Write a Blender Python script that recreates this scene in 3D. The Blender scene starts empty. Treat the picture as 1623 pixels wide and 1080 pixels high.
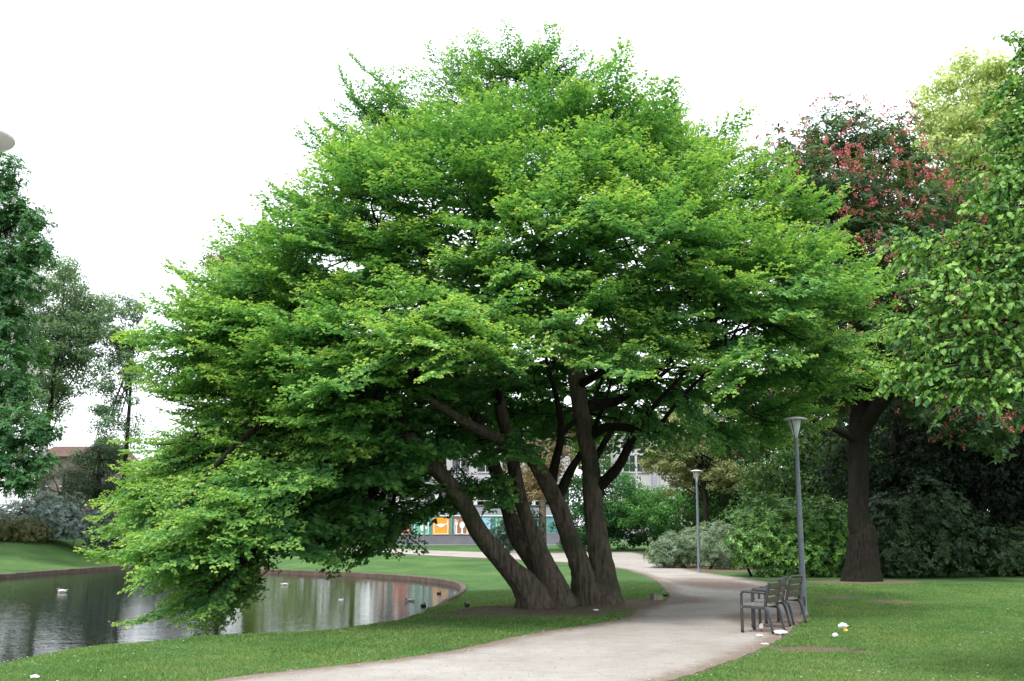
import bpy, math, random
import numpy as np
from mathutils import Vector
from mathutils.geometry import delaunay_2d_cdt

# ------------------------------------------------------------------ camera, world, sun, exposure
S = bpy.context.scene
COL = S.collection
FPX, EYE, HOR = 1700.0, 1.7, 837.0          # focal length in photo pixels, eye height, horizon row (photo 1623 x 1080)
PITCH = math.atan((HOR - 540.0) / FPX)
cd = bpy.data.cameras.new('camera'); cam = bpy.data.objects.new('camera', cd); COL.objects.link(cam)
cd.sensor_width = 36.0; cd.sensor_fit = 'HORIZONTAL'; cd.lens = FPX / 1623.0 * 36.0
cd.clip_start = 0.1; cd.clip_end = 2000
cam.location = (0, 0, EYE); cam.rotation_euler = (math.pi / 2 + PITCH, 0, 0)
S.camera = cam

SUN_EL, SUN_AZ = 58.0, 205.0                # azimuth clockwise from +Y: behind the camera, a little to the left
w = bpy.data.worlds.new('World'); S.world = w; w.use_nodes = True
nt = w.node_tree; nt.nodes.clear()
out = nt.nodes.new('ShaderNodeOutputWorld'); bg = nt.nodes.new('ShaderNodeBackground')
sky = nt.nodes.new('ShaderNodeTexSky'); sky.sky_type = 'NISHITA'; sky.sun_disc = False
sky.sun_elevation = math.radians(SUN_EL); sky.sun_rotation = math.radians(SUN_AZ)
sky.air_density = 1.0; sky.dust_density = 4.0
mx = nt.nodes.new('ShaderNodeMixRGB'); mx.inputs[0].default_value = 0.9
mx.inputs[2].default_value = (7.6, 8.0, 8.5, 1)      # the even white cloud layer
nt.links.new(sky.outputs[0], mx.inputs[1]); nt.links.new(mx.outputs[0], bg.inputs[0])
bg.inputs[1].default_value = 0.135
nt.links.new(bg.outputs[0], out.inputs[0])
sl = bpy.data.lights.new('sun', 'SUN'); sl.energy = 2.0; sl.angle = math.radians(10); sl.color = (1.0, 0.98, 0.945)
sun = bpy.data.objects.new('sun', sl); COL.objects.link(sun)
a, e = math.radians(SUN_AZ), math.radians(SUN_EL)
sdir = Vector((math.sin(a) * math.cos(e), math.cos(a) * math.cos(e), math.sin(e)))
sun.rotation_euler = sdir.to_track_quat('Z', 'Y').to_euler()
S.view_settings.view_transform = 'Standard'; S.view_settings.look = 'None'
S.view_settings.exposure = 1.0; S.view_settings.gamma = 1.0; S.view_settings.use_curve_mapping = False
S.render.engine = 'CYCLES'
S.cycles.use_denoising = True
try:
    S.cycles.denoiser = 'OPENIMAGEDENOISE'; S.cycles.denoising_prefilter = 'ACCURATE'
    S.cycles.denoising_input_passes = 'RGB_ALBEDO_NORMAL'
except Exception: pass
S.cycles.max_bounces = 7; S.cycles.diffuse_bounces = 4; S.cycles.transmission_bounces = 4; S.cycles.transparent_max_bounces = 8
S.cycles.sample_clamp_indirect = 6.0
rng = np.random.default_rng(7); random.seed(7)

# ------------------------------------------------------------------ helpers
def at(px, py, d):
    """photo pixel and distance along +Y -> world point"""
    u, v = (px - 811.5) / FPX, (540.0 - py) / FPX
    c, s = math.cos(PITCH), math.sin(PITCH)
    y, z = c - v * s, s + v * c
    k = d / y
    return np.array([u * k, d, EYE + z * k])
def on(px, py, zz=0.0):
    """photo pixel -> point on the horizontal plane z = zz"""
    p = at(px, py, 1.0); dz = p[2] - EYE
    k = (zz - EYE) / dz
    return np.array([p[0] * k, k, zz])
def nrm(v):
    v = np.asarray(v, float); return v / np.maximum(np.linalg.norm(v, axis=-1, keepdims=True), 1e-9)
def sstep(a, b, x):
    t = np.clip((x - a) / (b - a), 0, 1); return t * t * (3 - 2 * t)
def rot_z(p, a):
    c, s = math.cos(a), math.sin(a); p = np.asarray(p, float)
    return np.stack([p[..., 0] * c - p[..., 1] * s, p[..., 0] * s + p[..., 1] * c, p[..., 2]], -1)

def link(name, me, parent=None):
    o = bpy.data.objects.new(name, me); COL.objects.link(o)
    if parent: o.parent = parent
    return o
def tag(o, label=None, cat=None, group=None, kind=None):
    for k, v in (('label', label), ('category', cat), ('group', group), ('kind', kind)):
        if v: o[k] = v
    return o
def empty(name, loc, label, cat, group=None, rz=0.0):
    o = bpy.data.objects.new(name, None); COL.objects.link(o); o.location = tuple(float(q) for q in loc)
    o.rotation_euler = (0, 0, rz); o.empty_display_size = 0.2
    return tag(o, label, cat, group)
def mesh(name, verts, faces, mat=None, parent=None, smooth=False, local=None):
    """faces: list of index lists. local: subtract this origin (the parent's location)"""
    V = np.asarray(verts, float)
    if local is not None: V = V - np.asarray(local)
    me = bpy.data.meshes.new(name); me.from_pydata(V.tolist(), [], [list(f) for f in faces])
    if smooth: me.polygons.foreach_set('use_smooth', np.ones(len(me.polygons), bool))
    if mat: me.materials.append(mat)
    me.update()
    return link(name, me, parent)
def big_mesh(name, V, F, mat, parent=None, local=None, col=None, smooth=False):
    """V (n,3), F (m,k) with constant k: fast path"""
    V = np.asarray(V, np.float32)
    if local is not None: V = V - np.asarray(local, np.float32)
    F = np.asarray(F, np.int32); m, k = F.shape
    me = bpy.data.meshes.new(name)
    me.vertices.add(len(V)); me.vertices.foreach_set('co', np.ascontiguousarray(V).ravel())
    me.loops.add(m * k); me.loops.foreach_set('vertex_index', F.ravel())
    me.polygons.add(m); me.polygons.foreach_set('loop_start', np.arange(0, m * k, k, dtype=np.int32))
    me.polygons.foreach_set('use_smooth', np.full(m, smooth, bool))
    if col is not None:
        at_ = me.attributes.new('col', 'FLOAT_COLOR', 'POINT')
        c4 = np.ones((len(V), 4), np.float32); c4[:, :3] = col
        at_.data.foreach_set('color', c4.ravel())
    me.materials.append(mat); me.update(calc_edges=True); me.validate()
    return link(name, me, parent)

class MB:
    """collects boxes, tubes and lathes for ONE part"""
    def __init__(s): s.v = []; s.f = []
    def add(s, V, F):
        n = len(s.v); s.v += [tuple(p) for p in V]; s.f += [[i + n for i in f] for f in F]; return s
    def box(s, x0, x1, y0, y1, z0, z1):
        V = [(x, y, z) for z in (z0, z1) for y in (y0, y1) for x in (x0, x1)]
        return s.add(V, [(0, 2, 3, 1), (4, 5, 7, 6), (0, 1, 5, 4), (2, 6, 7, 3), (0, 4, 6, 2), (1, 3, 7, 5)])
    def lathe(s, prof, n=24, c=(0, 0, 0)):
        V = []; F = []
        for r, z in prof:
            for i in range(n):
                t = 2 * math.pi * i / n; V.append((c[0] + r * math.cos(t), c[1] + r * math.sin(t), c[2] + z))
        for j in range(len(prof) - 1):
            for i in range(n):
                F.append((j * n + i, j * n + (i + 1) % n, (j + 1) * n + (i + 1) % n, (j + 1) * n + i))
        F.append(tuple(range(n))[::-1]); F.append(tuple((len(prof) - 1) * n + i for i in range(n)))
        return s.add(V, F)
    def tube(s, pts, rad, n=8, seg=None, **k):
        V, F = tube(pts, rad, n, seg, **k); return s.add(V, F)
    def bar(s, p, q, w, t):
        """rectangular bar from p to q, w across (sideways), t thick"""
        p, q = np.array(p, float), np.array(q, float); d = nrm(q - p)
        up = np.array([0, 0, 1.0]) if abs(d[2]) < 0.9 else np.array([1.0, 0, 0])
        a = nrm(np.cross(d, up)); b = np.cross(a, d)
        V = [c + a * i * w / 2 + b * j * t / 2 for c in (p, q) for i, j in ((-1, -1), (1, -1), (1, 1), (-1, 1))]
        return s.add(V, [(0, 1, 2, 3), (7, 6, 5, 4), (0, 4, 5, 1), (1, 5, 6, 2), (2, 6, 7, 3), (3, 7, 4, 0)])
    def build(s, name, mat, parent=None, smooth=False, local=None, bevel=0):
        o = mesh(name, s.v, s.f, mat, parent, smooth, local)
        if bevel:
            m = o.modifiers.new('bevel', 'BEVEL'); m.width = bevel; m.segments = 2; m.limit_method = 'ANGLE'
        return o

def catmull(P, n):
    P = np.asarray(P, float)
    if len(P) < 3:
        t = np.linspace(0, 1, n)[:, None]; return P[0] * (1 - t) + P[-1] * t
    Q = np.vstack([2 * P[0] - P[1], P, 2 * P[-1] - P[-2]])
    ts = np.linspace(0, len(P) - 1 - 1e-6, n); o = []
    for t in ts:
        i = int(t); u = t - i; p0, p1, p2, p3 = Q[i:i + 4]
        o.append(0.5 * (2 * p1 + (p2 - p0) * u + (2 * p0 - 5 * p1 + 4 * p2 - p3) * u * u + (3 * p1 - p0 - 3 * p2 + p3) * u ** 3))
    return np.array(o)
def tube(pts, rad, n=8, seg=None, lobes=0.0, rough=0.0, seed=0, flare=0.0):
    """tapered tube through pts (Catmull-Rom); lobes = fluting depth, rough = uneven surface"""
    r_ = np.random.default_rng(seed)
    pts = np.asarray(pts, float); m = seg or max(3, (len(pts) - 1) * 4 + 1)
    C = catmull(pts, m); R = catmull(np.asarray(rad, float)[:, None] * np.ones((1, 3)), m)[:, 0]
    T = nrm(np.gradient(C, axis=0)); a = nrm(np.cross(T[0], [0.31, 0.95, 0.02]))
    V = []; ph = r_.uniform(0, 6.28, 4); th = np.linspace(0, 2 * math.pi, n, endpoint=False)
    for i in range(m):
        a = nrm(a - T[i] * np.dot(a, T[i])); b = np.cross(T[i], a); u = i / (m - 1)
        k = 1 + lobes * (0.5 * np.sin(3 * th + ph[0] + u * 1.5) + 0.35 * np.sin(5 * th + ph[1] - u * 2) + 0.3 * np.sin(8 * th + ph[2] + u))
        if flare: k = k + flare * math.exp(-u * 9) * (0.55 + 0.45 * np.sin(5 * th + ph[3]))
        if rough: k = k + rough * r_.normal(0, 1, n)
        V += list(C[i] + (R[i] * k)[:, None] * (np.cos(th)[:, None] * a + np.sin(th)[:, None] * b))
    F = [(j * n + i, j * n + (i + 1) % n, (j + 1) * n + (i + 1) % n, (j + 1) * n + i) for j in range(m - 1) for i in range(n)]
    F.append(tuple(range(n))[::-1]); F.append(tuple((m - 1) * n + i for i in range(n)))
    return np.array(V), F

class Leaves:
    """many small leaf faces of one crown"""
    def __init__(s): s.P = []; s.D = []; s.N = []; s.L = []; s.W = []; s.C = []
    def add(s, P, D, N, L, W, C):
        n = len(P); s.P.append(P); s.D.append(nrm(D)); s.N.append(N)
        s.L.append(np.broadcast_to(L, n).astype(float)); s.W.append(np.broadcast_to(W, n).astype(float)); s.C.append(np.broadcast_to(C, (n, 3)))
    def arrays(s): return [np.concatenate(q) for q in (s.P, s.D, s.N, s.L, s.W, s.C)]
    def build(s, name, mat, parent, local, shape='kite', kind='stuff'):
        P, D, N, L, W, C = s.arrays()
        Sd = nrm(np.cross(N, D)); N = np.cross(D, Sd)
        if shape == 'kite': T = [(0, 0, 0), (.45, .5, .10), (1, 0, -.08), (.45, -.5, .10)]; F0 = [(0, 1, 2, 3)]
        else: T = [(0, 0, 0), (.10, .42, .07), (.58, .40, .08), (1, 0, -.10), (.58, -.40, .08), (.10, -.42, .07)]; F0 = [(0, 1, 2, 3), (0, 3, 4, 5)]
        k = len(T); V = np.empty((len(P), k, 3), np.float32)
        for i, (x, y, z) in enumerate(T):
            jx, jy, jz = rng.normal(0, .09 if i else 0, len(P)), rng.normal(0, .11 if i else 0, len(P)), rng.normal(0, .10 if i else 0, len(P))
            V[:, i] = P + D * (L * (x + jx))[:, None] + Sd * (W * (y + jy))[:, None] + N * (W * (z + jz))[:, None]
        b = (np.arange(len(P)) * k)[:, None, None]; F = (b + np.array(F0)[None]).reshape(-1, 4)
        o = big_mesh(name, V.reshape(-1, 3), F, mat, parent, local, np.repeat(C, k, 0))
        if kind: o['kind'] = kind
        return o

# ------------------------------------------------------------------ materials
def nodes(name):
    m = bpy.data.materials.new(name); m.use_nodes = True
    t = m.node_tree; b = t.nodes['Principled BSDF']; return m, t, b
def noise(t, scale, detail=4, rough=0.6, coord='Object', stretch=None):
    tc = t.nodes.new('ShaderNodeTexCoord'); n = t.nodes.new('ShaderNodeTexNoise')
    n.inputs['Scale'].default_value = scale; n.inputs['Detail'].default_value = detail; n.inputs['Roughness'].default_value = rough
    if stretch:
        mp = t.nodes.new('ShaderNodeMapping'); mp.inputs['Scale'].default_value = stretch
        t.links.new(tc.outputs[coord], mp.inputs[0]); t.links.new(mp.outputs[0], n.inputs[0])
    else: t.links.new(tc.outputs[coord], n.inputs[0])
    return n
def ramp(t, src, stops):
    r = t.nodes.new('ShaderNodeValToRGB'); el = r.color_ramp.elements
    while len(el) < len(stops): el.new(0.5)
    for q, (p, c) in zip(el, stops): q.position = p; q.color = (*c, 1) if len(c) == 3 else c
    t.links.new(src, r.inputs[0]); return r
def bump(t, b, src, strength, dist=0.02):
    n = t.nodes.new('ShaderNodeBump'); n.inputs['Strength'].default_value = strength; n.inputs['Distance'].default_value = dist
    t.links.new(src, n.inputs['Height']); t.links.new(n.outputs[0], b.inputs['Normal']); return n
def plain(name, c, rough=0.6, metal=0.0, var=0.15, scale=6.0, bmp=0.0, spec=0.5):
    m, t, b = nodes(name); n = noise(t, scale)
    c = np.array(c); r = ramp(t, n.outputs[0], [(0.3, tuple(c * (1 - var))), (0.7, tuple(np.minimum(c * (1 + var), 1)))])
    t.links.new(r.outputs[0], b.inputs['Base Color']); b.inputs['Roughness'].default_value = rough; b.inputs['Metallic'].default_value = metal
    b.inputs['Specular IOR Level'].default_value = spec
    if bmp: bump(t, b, noise(t, scale * 6).outputs[0], bmp)
    return m
def leaf_mat(name, rough=0.5, trans=0.35, spec=0.4, tint=(1.22, 1.2, 0.6)):
    m, t, b = nodes(name); a = t.nodes.new('ShaderNodeAttribute'); a.attribute_name = 'col'
    t.links.new(a.outputs['Color'], b.inputs['Base Color']); b.inputs['Roughness'].default_value = rough
    b.inputs['Specular IOR Level'].default_value = spec
    tr = t.nodes.new('ShaderNodeBsdfTranslucent'); mu = t.nodes.new('ShaderNodeMixRGB'); mu.blend_type = 'MULTIPLY'; mu.inputs[0].default_value = 1
    mu.inputs[2].default_value = (*tint, 1); t.links.new(a.outputs['Color'], mu.inputs[1]); t.links.new(mu.outputs[0], tr.inputs[0])
    mi = t.nodes.new('ShaderNodeMixShader'); mi.inputs[0].default_value = trans
    t.links.new(b.outputs[0], mi.inputs[1]); t.links.new(tr.outputs[0], mi.inputs[2])
    t.links.new(mi.outputs[0], t.nodes['Material Output'].inputs['Surface']); return m
def bark_mat(name, c1, c2, moss=None):
    m, t, b = nodes(name); n = noise(t, 5.0, 8, 0.65, stretch=(3.0, 3.0, 0.45))
    r = ramp(t, n.outputs[0], [(0.32, c1), (0.68, c2)]); src = r.outputs[0]
    if moss:
        n2 = noise(t, 1.1, 4); r2 = ramp(t, n2.outputs[0], [(0.5, (0, 0, 0)), (0.7, (1, 1, 1))]); mi = t.nodes.new('ShaderNodeMixRGB')
        t.links.new(r2.outputs[0], mi.inputs[0]); t.links.new(src, mi.inputs[1]); mi.inputs[2].default_value = (*moss, 1); src = mi.outputs[0]
    t.links.new(src, b.inputs['Base Color']); b.inputs['Roughness'].default_value = 0.92; b.inputs['Specular IOR Level'].default_value = 0.1
    bump(t, b, n.outputs[0], 0.9, 0.06); return m

M = {}
M['leaf'] = leaf_mat('leaf', 0.55, 0.46, 0.25)
M['gloss'] = leaf_mat('glossy_leaf', 0.36, 0.12, 0.30)
M['linden'] = leaf_mat('linden_leaf', 0.42, 0.36, 0.4)
M['petal'] = leaf_mat('petal', 0.6, 0.3, 0.3, (1, 1, 1))
M['bark'] = bark_mat('bark', (0.032, 0.026, 0.020), (0.145, 0.122, 0.095), (0.045, 0.05, 0.028))
M['bark_dark'] = bark_mat('dark_bark', (0.008, 0.007, 0.0055), (0.027, 0.023, 0.018), (0.016, 0.019, 0.011))
M['bark_pale'] = bark_mat('pale_bark', (0.10, 0.085, 0.06), (0.22, 0.19, 0.14))
M['lamp'] = plain('grey_lamp_paint', (0.13, 0.155, 0.18), 0.5, 0.0, 0.2, 9)
M['lamp_dark'] = plain('dark_lamp_metal', (0.05, 0.055, 0.06), 0.45)
M['lamp_cap'] = plain('lamp_cap_paint', (0.55, 0.55, 0.54), 0.5, 0, .08)
M['chair'] = plain('chair_frame_paint', (0.032, 0.034, 0.038), 0.45, 0.0, 0.25, 14)
M['slat'] = plain('weathered_slat', (0.08, 0.068, 0.038), 0.7, 0.0, 0.35, 12, 0.2)
M['seat'] = plain('worn_seat_slat', (0.19, 0.18, 0.165), 0.65, 0, .3, 12, .2)
M['kerb'] = plain('kerb_stone', (0.085, 0.060, 0.042), 0.9, 0, 0.4, 3.0, 0.5)
M['paper'] = plain('paper', (0.75, 0.75, 0.74), 0.8, 0, .08)
M['yellow'] = plain('yellow_print', (0.75, 0.5, 0.06), 0.7)
M['red'] = plain('red_print', (0.5, 0.05, 0.06), 0.6)
M['stone'] = plain('stone', (0.20, 0.18, 0.15), 0.9, 0, .3, 10, .5)
M['grit'] = plain('grit', (0.30, 0.28, 0.25), 0.9, 0, .3, 10)
M['concrete'] = plain('grey_concrete', (0.26, 0.265, 0.30), 0.85, 0, .12, 1.5)
M['plinth'] = plain('dark_plinth', (0.15, 0.15, 0.17), 0.85, 0, .15, 1.5)
M['white'] = plain('white_paint', (0.72, 0.72, 0.72), 0.6, 0, .06, 2)
M['teal'] = plain('teal_paint', (0.10, 0.25, 0.26), 0.6, 0, .08, 2)
M['frame'] = plain('window_frame_paint', (0.42, 0.40, 0.34), 0.6)
M['dark'] = plain('dark_interior', (0.02, 0.021, 0.024), 0.7)
M['brick'] = plain('pale_brick_wall', (0.42, 0.40, 0.41), 0.9, 0, .12, 1.2)
M['brickred'] = plain('brown_brick_wall', (0.17, 0.13, 0.115), 0.9, 0, .2, 2)
M['rooftile'] = plain('roof_tile', (0.21, 0.135, 0.115), 0.85, 0, .25, 3)
m_, t_, b_ = nodes('window_glass'); b_.inputs['Base Color'].default_value = (0.02, 0.03, 0.035, 1); b_.inputs['Roughness'].default_value = 0.05
b_.inputs['Specular IOR Level'].default_value = 0.8; M['glass'] = m_
m_, t_, b_ = nodes('lantern_glass'); b_.inputs['Base Color'].default_value = (0.62, 0.64, 0.62, 1); b_.inputs['Roughness'].default_value = 0.25
b_.inputs['Transmission Weight'].default_value = 0.35; M['lantern'] = m_

def ground_mat():
    m, t, b = nodes('lawn_ground')
    n1 = noise(t, 0.35, 5); n2 = noise(t, 14, 6, 0.7)
    n1.inputs['Detail'].default_value = 10; n1.inputs['Roughness'].default_value = 0.72
    g1 = ramp(t, n1.outputs[0], [(0.34, (0.042, 0.100, 0.028)), (0.5, (0.072, 0.150, 0.044)), (0.66, (0.112, 0.195, 0.064))])
    g2 = ramp(t, n2.outputs[0], [(0.3, (0.5, 0.55, 0.5)), (0.7, (1.25, 1.2, 1.1))])
    mu = t.nodes.new('ShaderNodeMixRGB'); mu.blend_type = 'MULTIPLY'; mu.inputs[0].default_value = 1
    t.links.new(g1.outputs[0], mu.inputs[1]); t.links.new(g2.outputs[0], mu.inputs[2])
    a = t.nodes.new('ShaderNodeAttribute'); a.attribute_name = 'col'
    n3 = noise(t, 2.2, 8, 0.75); s = t.nodes.new('ShaderNodeSeparateColor'); t.links.new(a.outputs['Color'], s.inputs[0])
    ad = t.nodes.new('ShaderNodeMath'); ad.operation = 'ADD'; t.links.new(s.outputs[0], ad.inputs[0]); t.links.new(n3.outputs[0], ad.inputs[1])
    dm = ramp(t, ad.outputs[0], [(0.84, (0, 0, 0)), (1.08, (1, 1, 1))])
    dn = noise(t, 6, 8, 0.7); dc = ramp(t, dn.outputs[0], [(0.3, (0.10, 0.072, 0.052)), (0.7, (0.215, 0.165, 0.125))])
    mi = t.nodes.new('ShaderNodeMixRGB'); t.links.new(dm.outputs[0], mi.inputs[0]); t.links.new(mu.outputs[0], mi.inputs[1]); t.links.new(dc.outputs[0], mi.inputs[2])
    t.links.new(mi.outputs[0], b.inputs['Base Color']); b.inputs['Roughness'].default_value = 0.95; b.inputs['Specular IOR Level'].default_value = 0.15
    bump(t, b, noise(t, 40, 6, .8).outputs[0], 0.8, 0.04); return m
def path_mat():
    m, t, b = nodes('gravel_path')
    n1 = noise(t, 0.5, 6, 0.65); n2 = noise(t, 55, 4, 0.8); n4 = noise(t, 3.5, 8, .8)
    c1 = ramp(t, n1.outputs[0], [(0.3, (0.285, 0.256, 0.232)), (0.68, (0.395, 0.375, 0.350))])
    c2 = ramp(t, n2.outputs[0], [(0.3, (0.72, 0.70, 0.68)), (0.7, (1.15, 1.15, 1.15))])
    c4 = ramp(t, n4.outputs[0], [(0.3, (0.84, 0.82, 0.8)), (0.6, (1.04, 1.04, 1.04))])
    mu = t.nodes.new('ShaderNodeMixRGB'); mu.blend_type = 'MULTIPLY'; mu.inputs[0].default_value = 1
    t.links.new(c1.outputs[0], mu.inputs[1]); t.links.new(c2.outputs[0], mu.inputs[2])
    mv = t.nodes.new('ShaderNodeMixRGB'); mv.blend_type = 'MULTIPLY'; mv.inputs[0].default_value = 1
    t.links.new(mu.outputs[0], mv.inputs[1]); t.links.new(c4.outputs[0], mv.inputs[2])
    a = t.nodes.new('ShaderNodeAttribute'); a.attribute_name = 'col'; s = t.nodes.new('ShaderNodeSeparateColor'); t.links.new(a.outputs['Color'], s.inputs[0])
    ad = t.nodes.new('ShaderNodeMath'); ad.operation = 'ADD'; t.links.new(s.outputs[0], ad.inputs[0]); t.links.new(n4.outputs[0], ad.inputs[1])
    dm = ramp(t, ad.outputs[0], [(0.75, (0, 0, 0)), (1.35, (.85, .85, .85))])
    mi = t.nodes.new('ShaderNodeMixRGB'); t.links.new(dm.outputs[0], mi.inputs[0]); t.links.new(mv.outputs[0], mi.inputs[1]); mi.inputs[2].default_value = (0.175, 0.13, 0.10, 1)
    t.links.new(mi.outputs[0], b.inputs['Base Color']); b.inputs['Roughness'].default_value = 0.95; b.inputs['Specular IOR Level'].default_value = 0.15
    bump(t, b, n2.outputs[0], 0.5, 0.015); return m
def water_mat():
    m, t, b = nodes('pond_water')
    b.inputs['Base Color'].default_value = (0.010, 0.013, 0.009, 1); b.inputs['Roughness'].default_value = 0.03
    b.inputs['IOR'].default_value = 1.333; b.inputs['Specular IOR Level'].default_value = 0.4
    n1 = noise(t, 1.0, 3, 0.55, stretch=(1.3, 3.2, 1)); n2 = noise(t, 5.0, 2, 0.5, stretch=(1.2, 2.6, 1))
    ad = t.nodes.new('ShaderNodeMath'); ad.operation = 'MULTIPLY_ADD'; ad.inputs[1].default_value = 0.45
    t.links.new(n2.outputs[0], ad.inputs[0]); t.links.new(n1.outputs[0], ad.inputs[2])
    bump(t, b, ad.outputs[0], 0.2, 0.03); return m
M['ground'] = ground_mat(); M['path'] = path_mat(); M['water'] = water_mat()

# ------------------------------------------------------------------ the ground, pond and path
WZ = -0.40
shore_px = [(-260, 1092), (0, 1058), (150, 1043), (280, 1031), (440, 1021), (560, 1001), (640, 983), (700, 963), (727, 949), (733, 939), (722, 930),
            (690, 924), (640, 919), (560, 914), (480, 911), (415, 908), (365, 902), (330, 896), (290, 894), (250, 896), (200, 901), (140, 906), (60, 912), (0, 917), (-150, 926), (-420, 950), (-520, 1010)]
def dense_loop(P, n):
    P = np.asarray(P); Q = np.vstack([P[-1:], P, P[:2]]); o = []
    for i in range(len(P)):
        p0, p1, p2, p3 = Q[i:i + 4]
        for u in np.linspace(0, 1, n, endpoint=False):
            o.append(0.5 * (2 * p1 + (p2 - p0) * u + (2 * p0 - 5 * p1 + 4 * p2 - p3) * u * u + (3 * p1 - p0 - 3 * p2 + p3) * u ** 3))
    return np.array(o)
shore = dense_loop([on(x, y, WZ)[:2] for x, y in shore_px], 8)
def inside(P, poly):
    x, y = P[:, 0], P[:, 1]; r = np.zeros(len(P), bool); j = len(poly) - 1
    for i in range(len(poly)):
        xi, yi = poly[i]; xj, yj = poly[j]
        c = ((yi > y) != (yj > y)) & (x < (xj - xi) * (y - yi) / (yj - yi + 1e-12) + xi); r ^= c; j = i
    return r
def dist_poly(P, poly, closed=True):
    d = np.full(len(P), 1e9); n = len(poly)
    for i in range(n if closed else n - 1):
        a, b = poly[i], poly[(i + 1) % n]; ab = b - a
        t = np.clip(((P - a) @ ab) / (ab @ ab + 1e-12), 0, 1); d = np.minimum(d, np.linalg.norm(P - a - t[:, None] * ab, axis=1))
    return d
def lawn(x, y):
    return 0.45 * sstep(48, 78, y) + 0.95 * sstep(46, 60, y) * sstep(-9, -19, x)
def sdist(P):
    d = dist_poly(P, shore); return np.where(inside(P, shore), -d, d)
def height(P):
    x, y = P[:, 0], P[:, 1]; g = lawn(x, y); sd = sdist(P)
    far = sstep(24.0, 27.0, y + 0.25 * x)                      # kerbed side of the pond: the lawn stops at the kerb, level with its top
    near = np.where(sd > 0, WZ - 0.02 + (g - WZ + 0.02) * sstep(-0.6, 2.2, sd), WZ - 0.02 + 0.55 * np.maximum(sd, -1.5))
    kerbed = np.where(sd > 0.05, -0.25 + (g + 0.25) * sstep(0.1, 6.0, sd), -1.3)
    return near * (1 - far) + kerbed * far

path_left = [(300, 1092), (354, 1077), (533, 1056), (644, 1043), (736, 1028), (816, 1010), (896, 997), (989, 981), (1012, 968), (1048, 957), (1062, 945), (1048, 928), (1028, 914), (985, 902), (930, 895), (870, 891), (800, 887), (720, 884), (640, 881), (480, 880), (300, 880)]
path_right = [(300, 876), (480, 876), (640, 876.5), (760, 879), (870, 880), (960, 879.5), (1010, 880), (1045, 890), (1090, 903), (1140, 911), (1200, 920), (1245, 935), (1268, 958), (1276, 978), (1262, 990), (1240, 1010), (1200, 1031), (1140, 1055), (1062, 1079), (1010, 1094)]
def path_pt(x, y):
    p = on(x, y)
    for _ in range(12): p = on(x, y, float(lawn(p[0], p[1])))
    return p[:2]
lo = [path_pt(x, y) for x, y in path_left]; hi = [path_pt(x, y) for x, y in path_right]
bottom = [hi[-1] * 0.5 + np.array([0.2, -2]), np.array([-3.0, 3.0]), np.array([-8.0, 6.0])]
path_ctl = lo + hi + bottom
pl = catmull(np.array(lo), 160); pr = catmull(np.array(hi), 160)
pl += rng.normal(0, 0.022, pl.shape); pr += rng.normal(0, 0.022, pr.shape)
path_poly = np.vstack([pl, pr, [np.array([2.2, 6.0]), np.array([1.5, -6.0]), np.array([-9.0, -6.0]), np.array([-8.0, 8.0])]])

def axis(a, b, st, lo_, hi_):
    c = list(np.arange(a, b + 1e-6, st)); s = st; x = c[-1]
    while x < hi_: s *= 1.18; x += s; c.append(x)
    s = st; x = a; l = []
    while x > lo_: s *= 1.18; x -= s; l.append(x)
    return np.array(l[::-1] + c)
gx, gy = axis(-24, 16, 0.3, -600, 600), axis(8, 54, 0.3, -60, 1100)
GX, GY = np.meshgrid(gx, gy); GP = np.stack([GX.ravel(), GY.ravel()], 1)
GZ = height(GP) - 0.004
def blob(P, px, py, rx, ry, k=1.0):
    c = on(px, py); return k * np.clip(1.25 - np.sqrt(((P[:, 0] - c[0]) / rx) ** 2 + ((P[:, 1] - c[1]) / ry) ** 2), 0, 1) * 1.2
def dirt(P):
    d = blob(P, 905, 958, 3.8, 2.6) ; d = np.maximum(d, blob(P, 1000, 955, 1.6, 1.6)); d = np.maximum(d, blob(P, 820, 970, 3.4, 1.5, .85))
    d = np.maximum(d, blob(P, 1288, 1029, 0.72, 0.42, 1.0)); d = np.maximum(d, blob(P, 1365, 1034, 0.35, 0.22, .8)); d = np.maximum(d, blob(P, 1440, 1044, 0.25, 0.2, .8))
    d = np.maximum(d, blob(P, 1365, 922, 2.0, 1.4)); d = np.maximum(d, blob(P, 1410, 954, .7, .9, .75)); d = np.maximum(d, blob(P, 1330, 946, 1.0, .8, .6))
    d = np.maximum(d, blob(P, 1130, 900, 2.4, 5.0)); d = np.maximum(d, blob(P, 1220, 928, 1.6, 1.4, .7))
    d = np.maximum(d, blob(P, 1190, 896, 2.4, 3.0)); d = np.maximum(d, blob(P, 1450, 905, 6, 2.5)); d = np.maximum(d, blob(P, 900, 1000, 1.5, .3, .55))
    pd = dist_poly(P, path_poly); d = np.maximum(d, np.clip(0.62 - pd / 0.45, 0, 1))
    return np.clip(d, 0, 1)
gd = np.zeros(len(GP)); near_mask = (np.abs(GP[:, 0]) < 40) & (GP[:, 1] > 5) & (GP[:, 1] < 100); gd[near_mask] = dirt(GP[near_mask])
nx, ny = len(gx), len(gy); idx = np.arange(nx * ny).reshape(ny, nx)
F = np.stack([idx[:-1, :-1], idx[:-1, 1:], idx[1:, 1:], idx[1:, :-1]], -1).reshape(-1, 4)
g = big_mesh('ground', np.column_stack([GP, GZ]), F, M['ground'], col=np.stack([gd] * 3, 1), smooth=True); tag(g, 'mown green lawn sloping to the pond', 'lawn', kind='structure')

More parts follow.
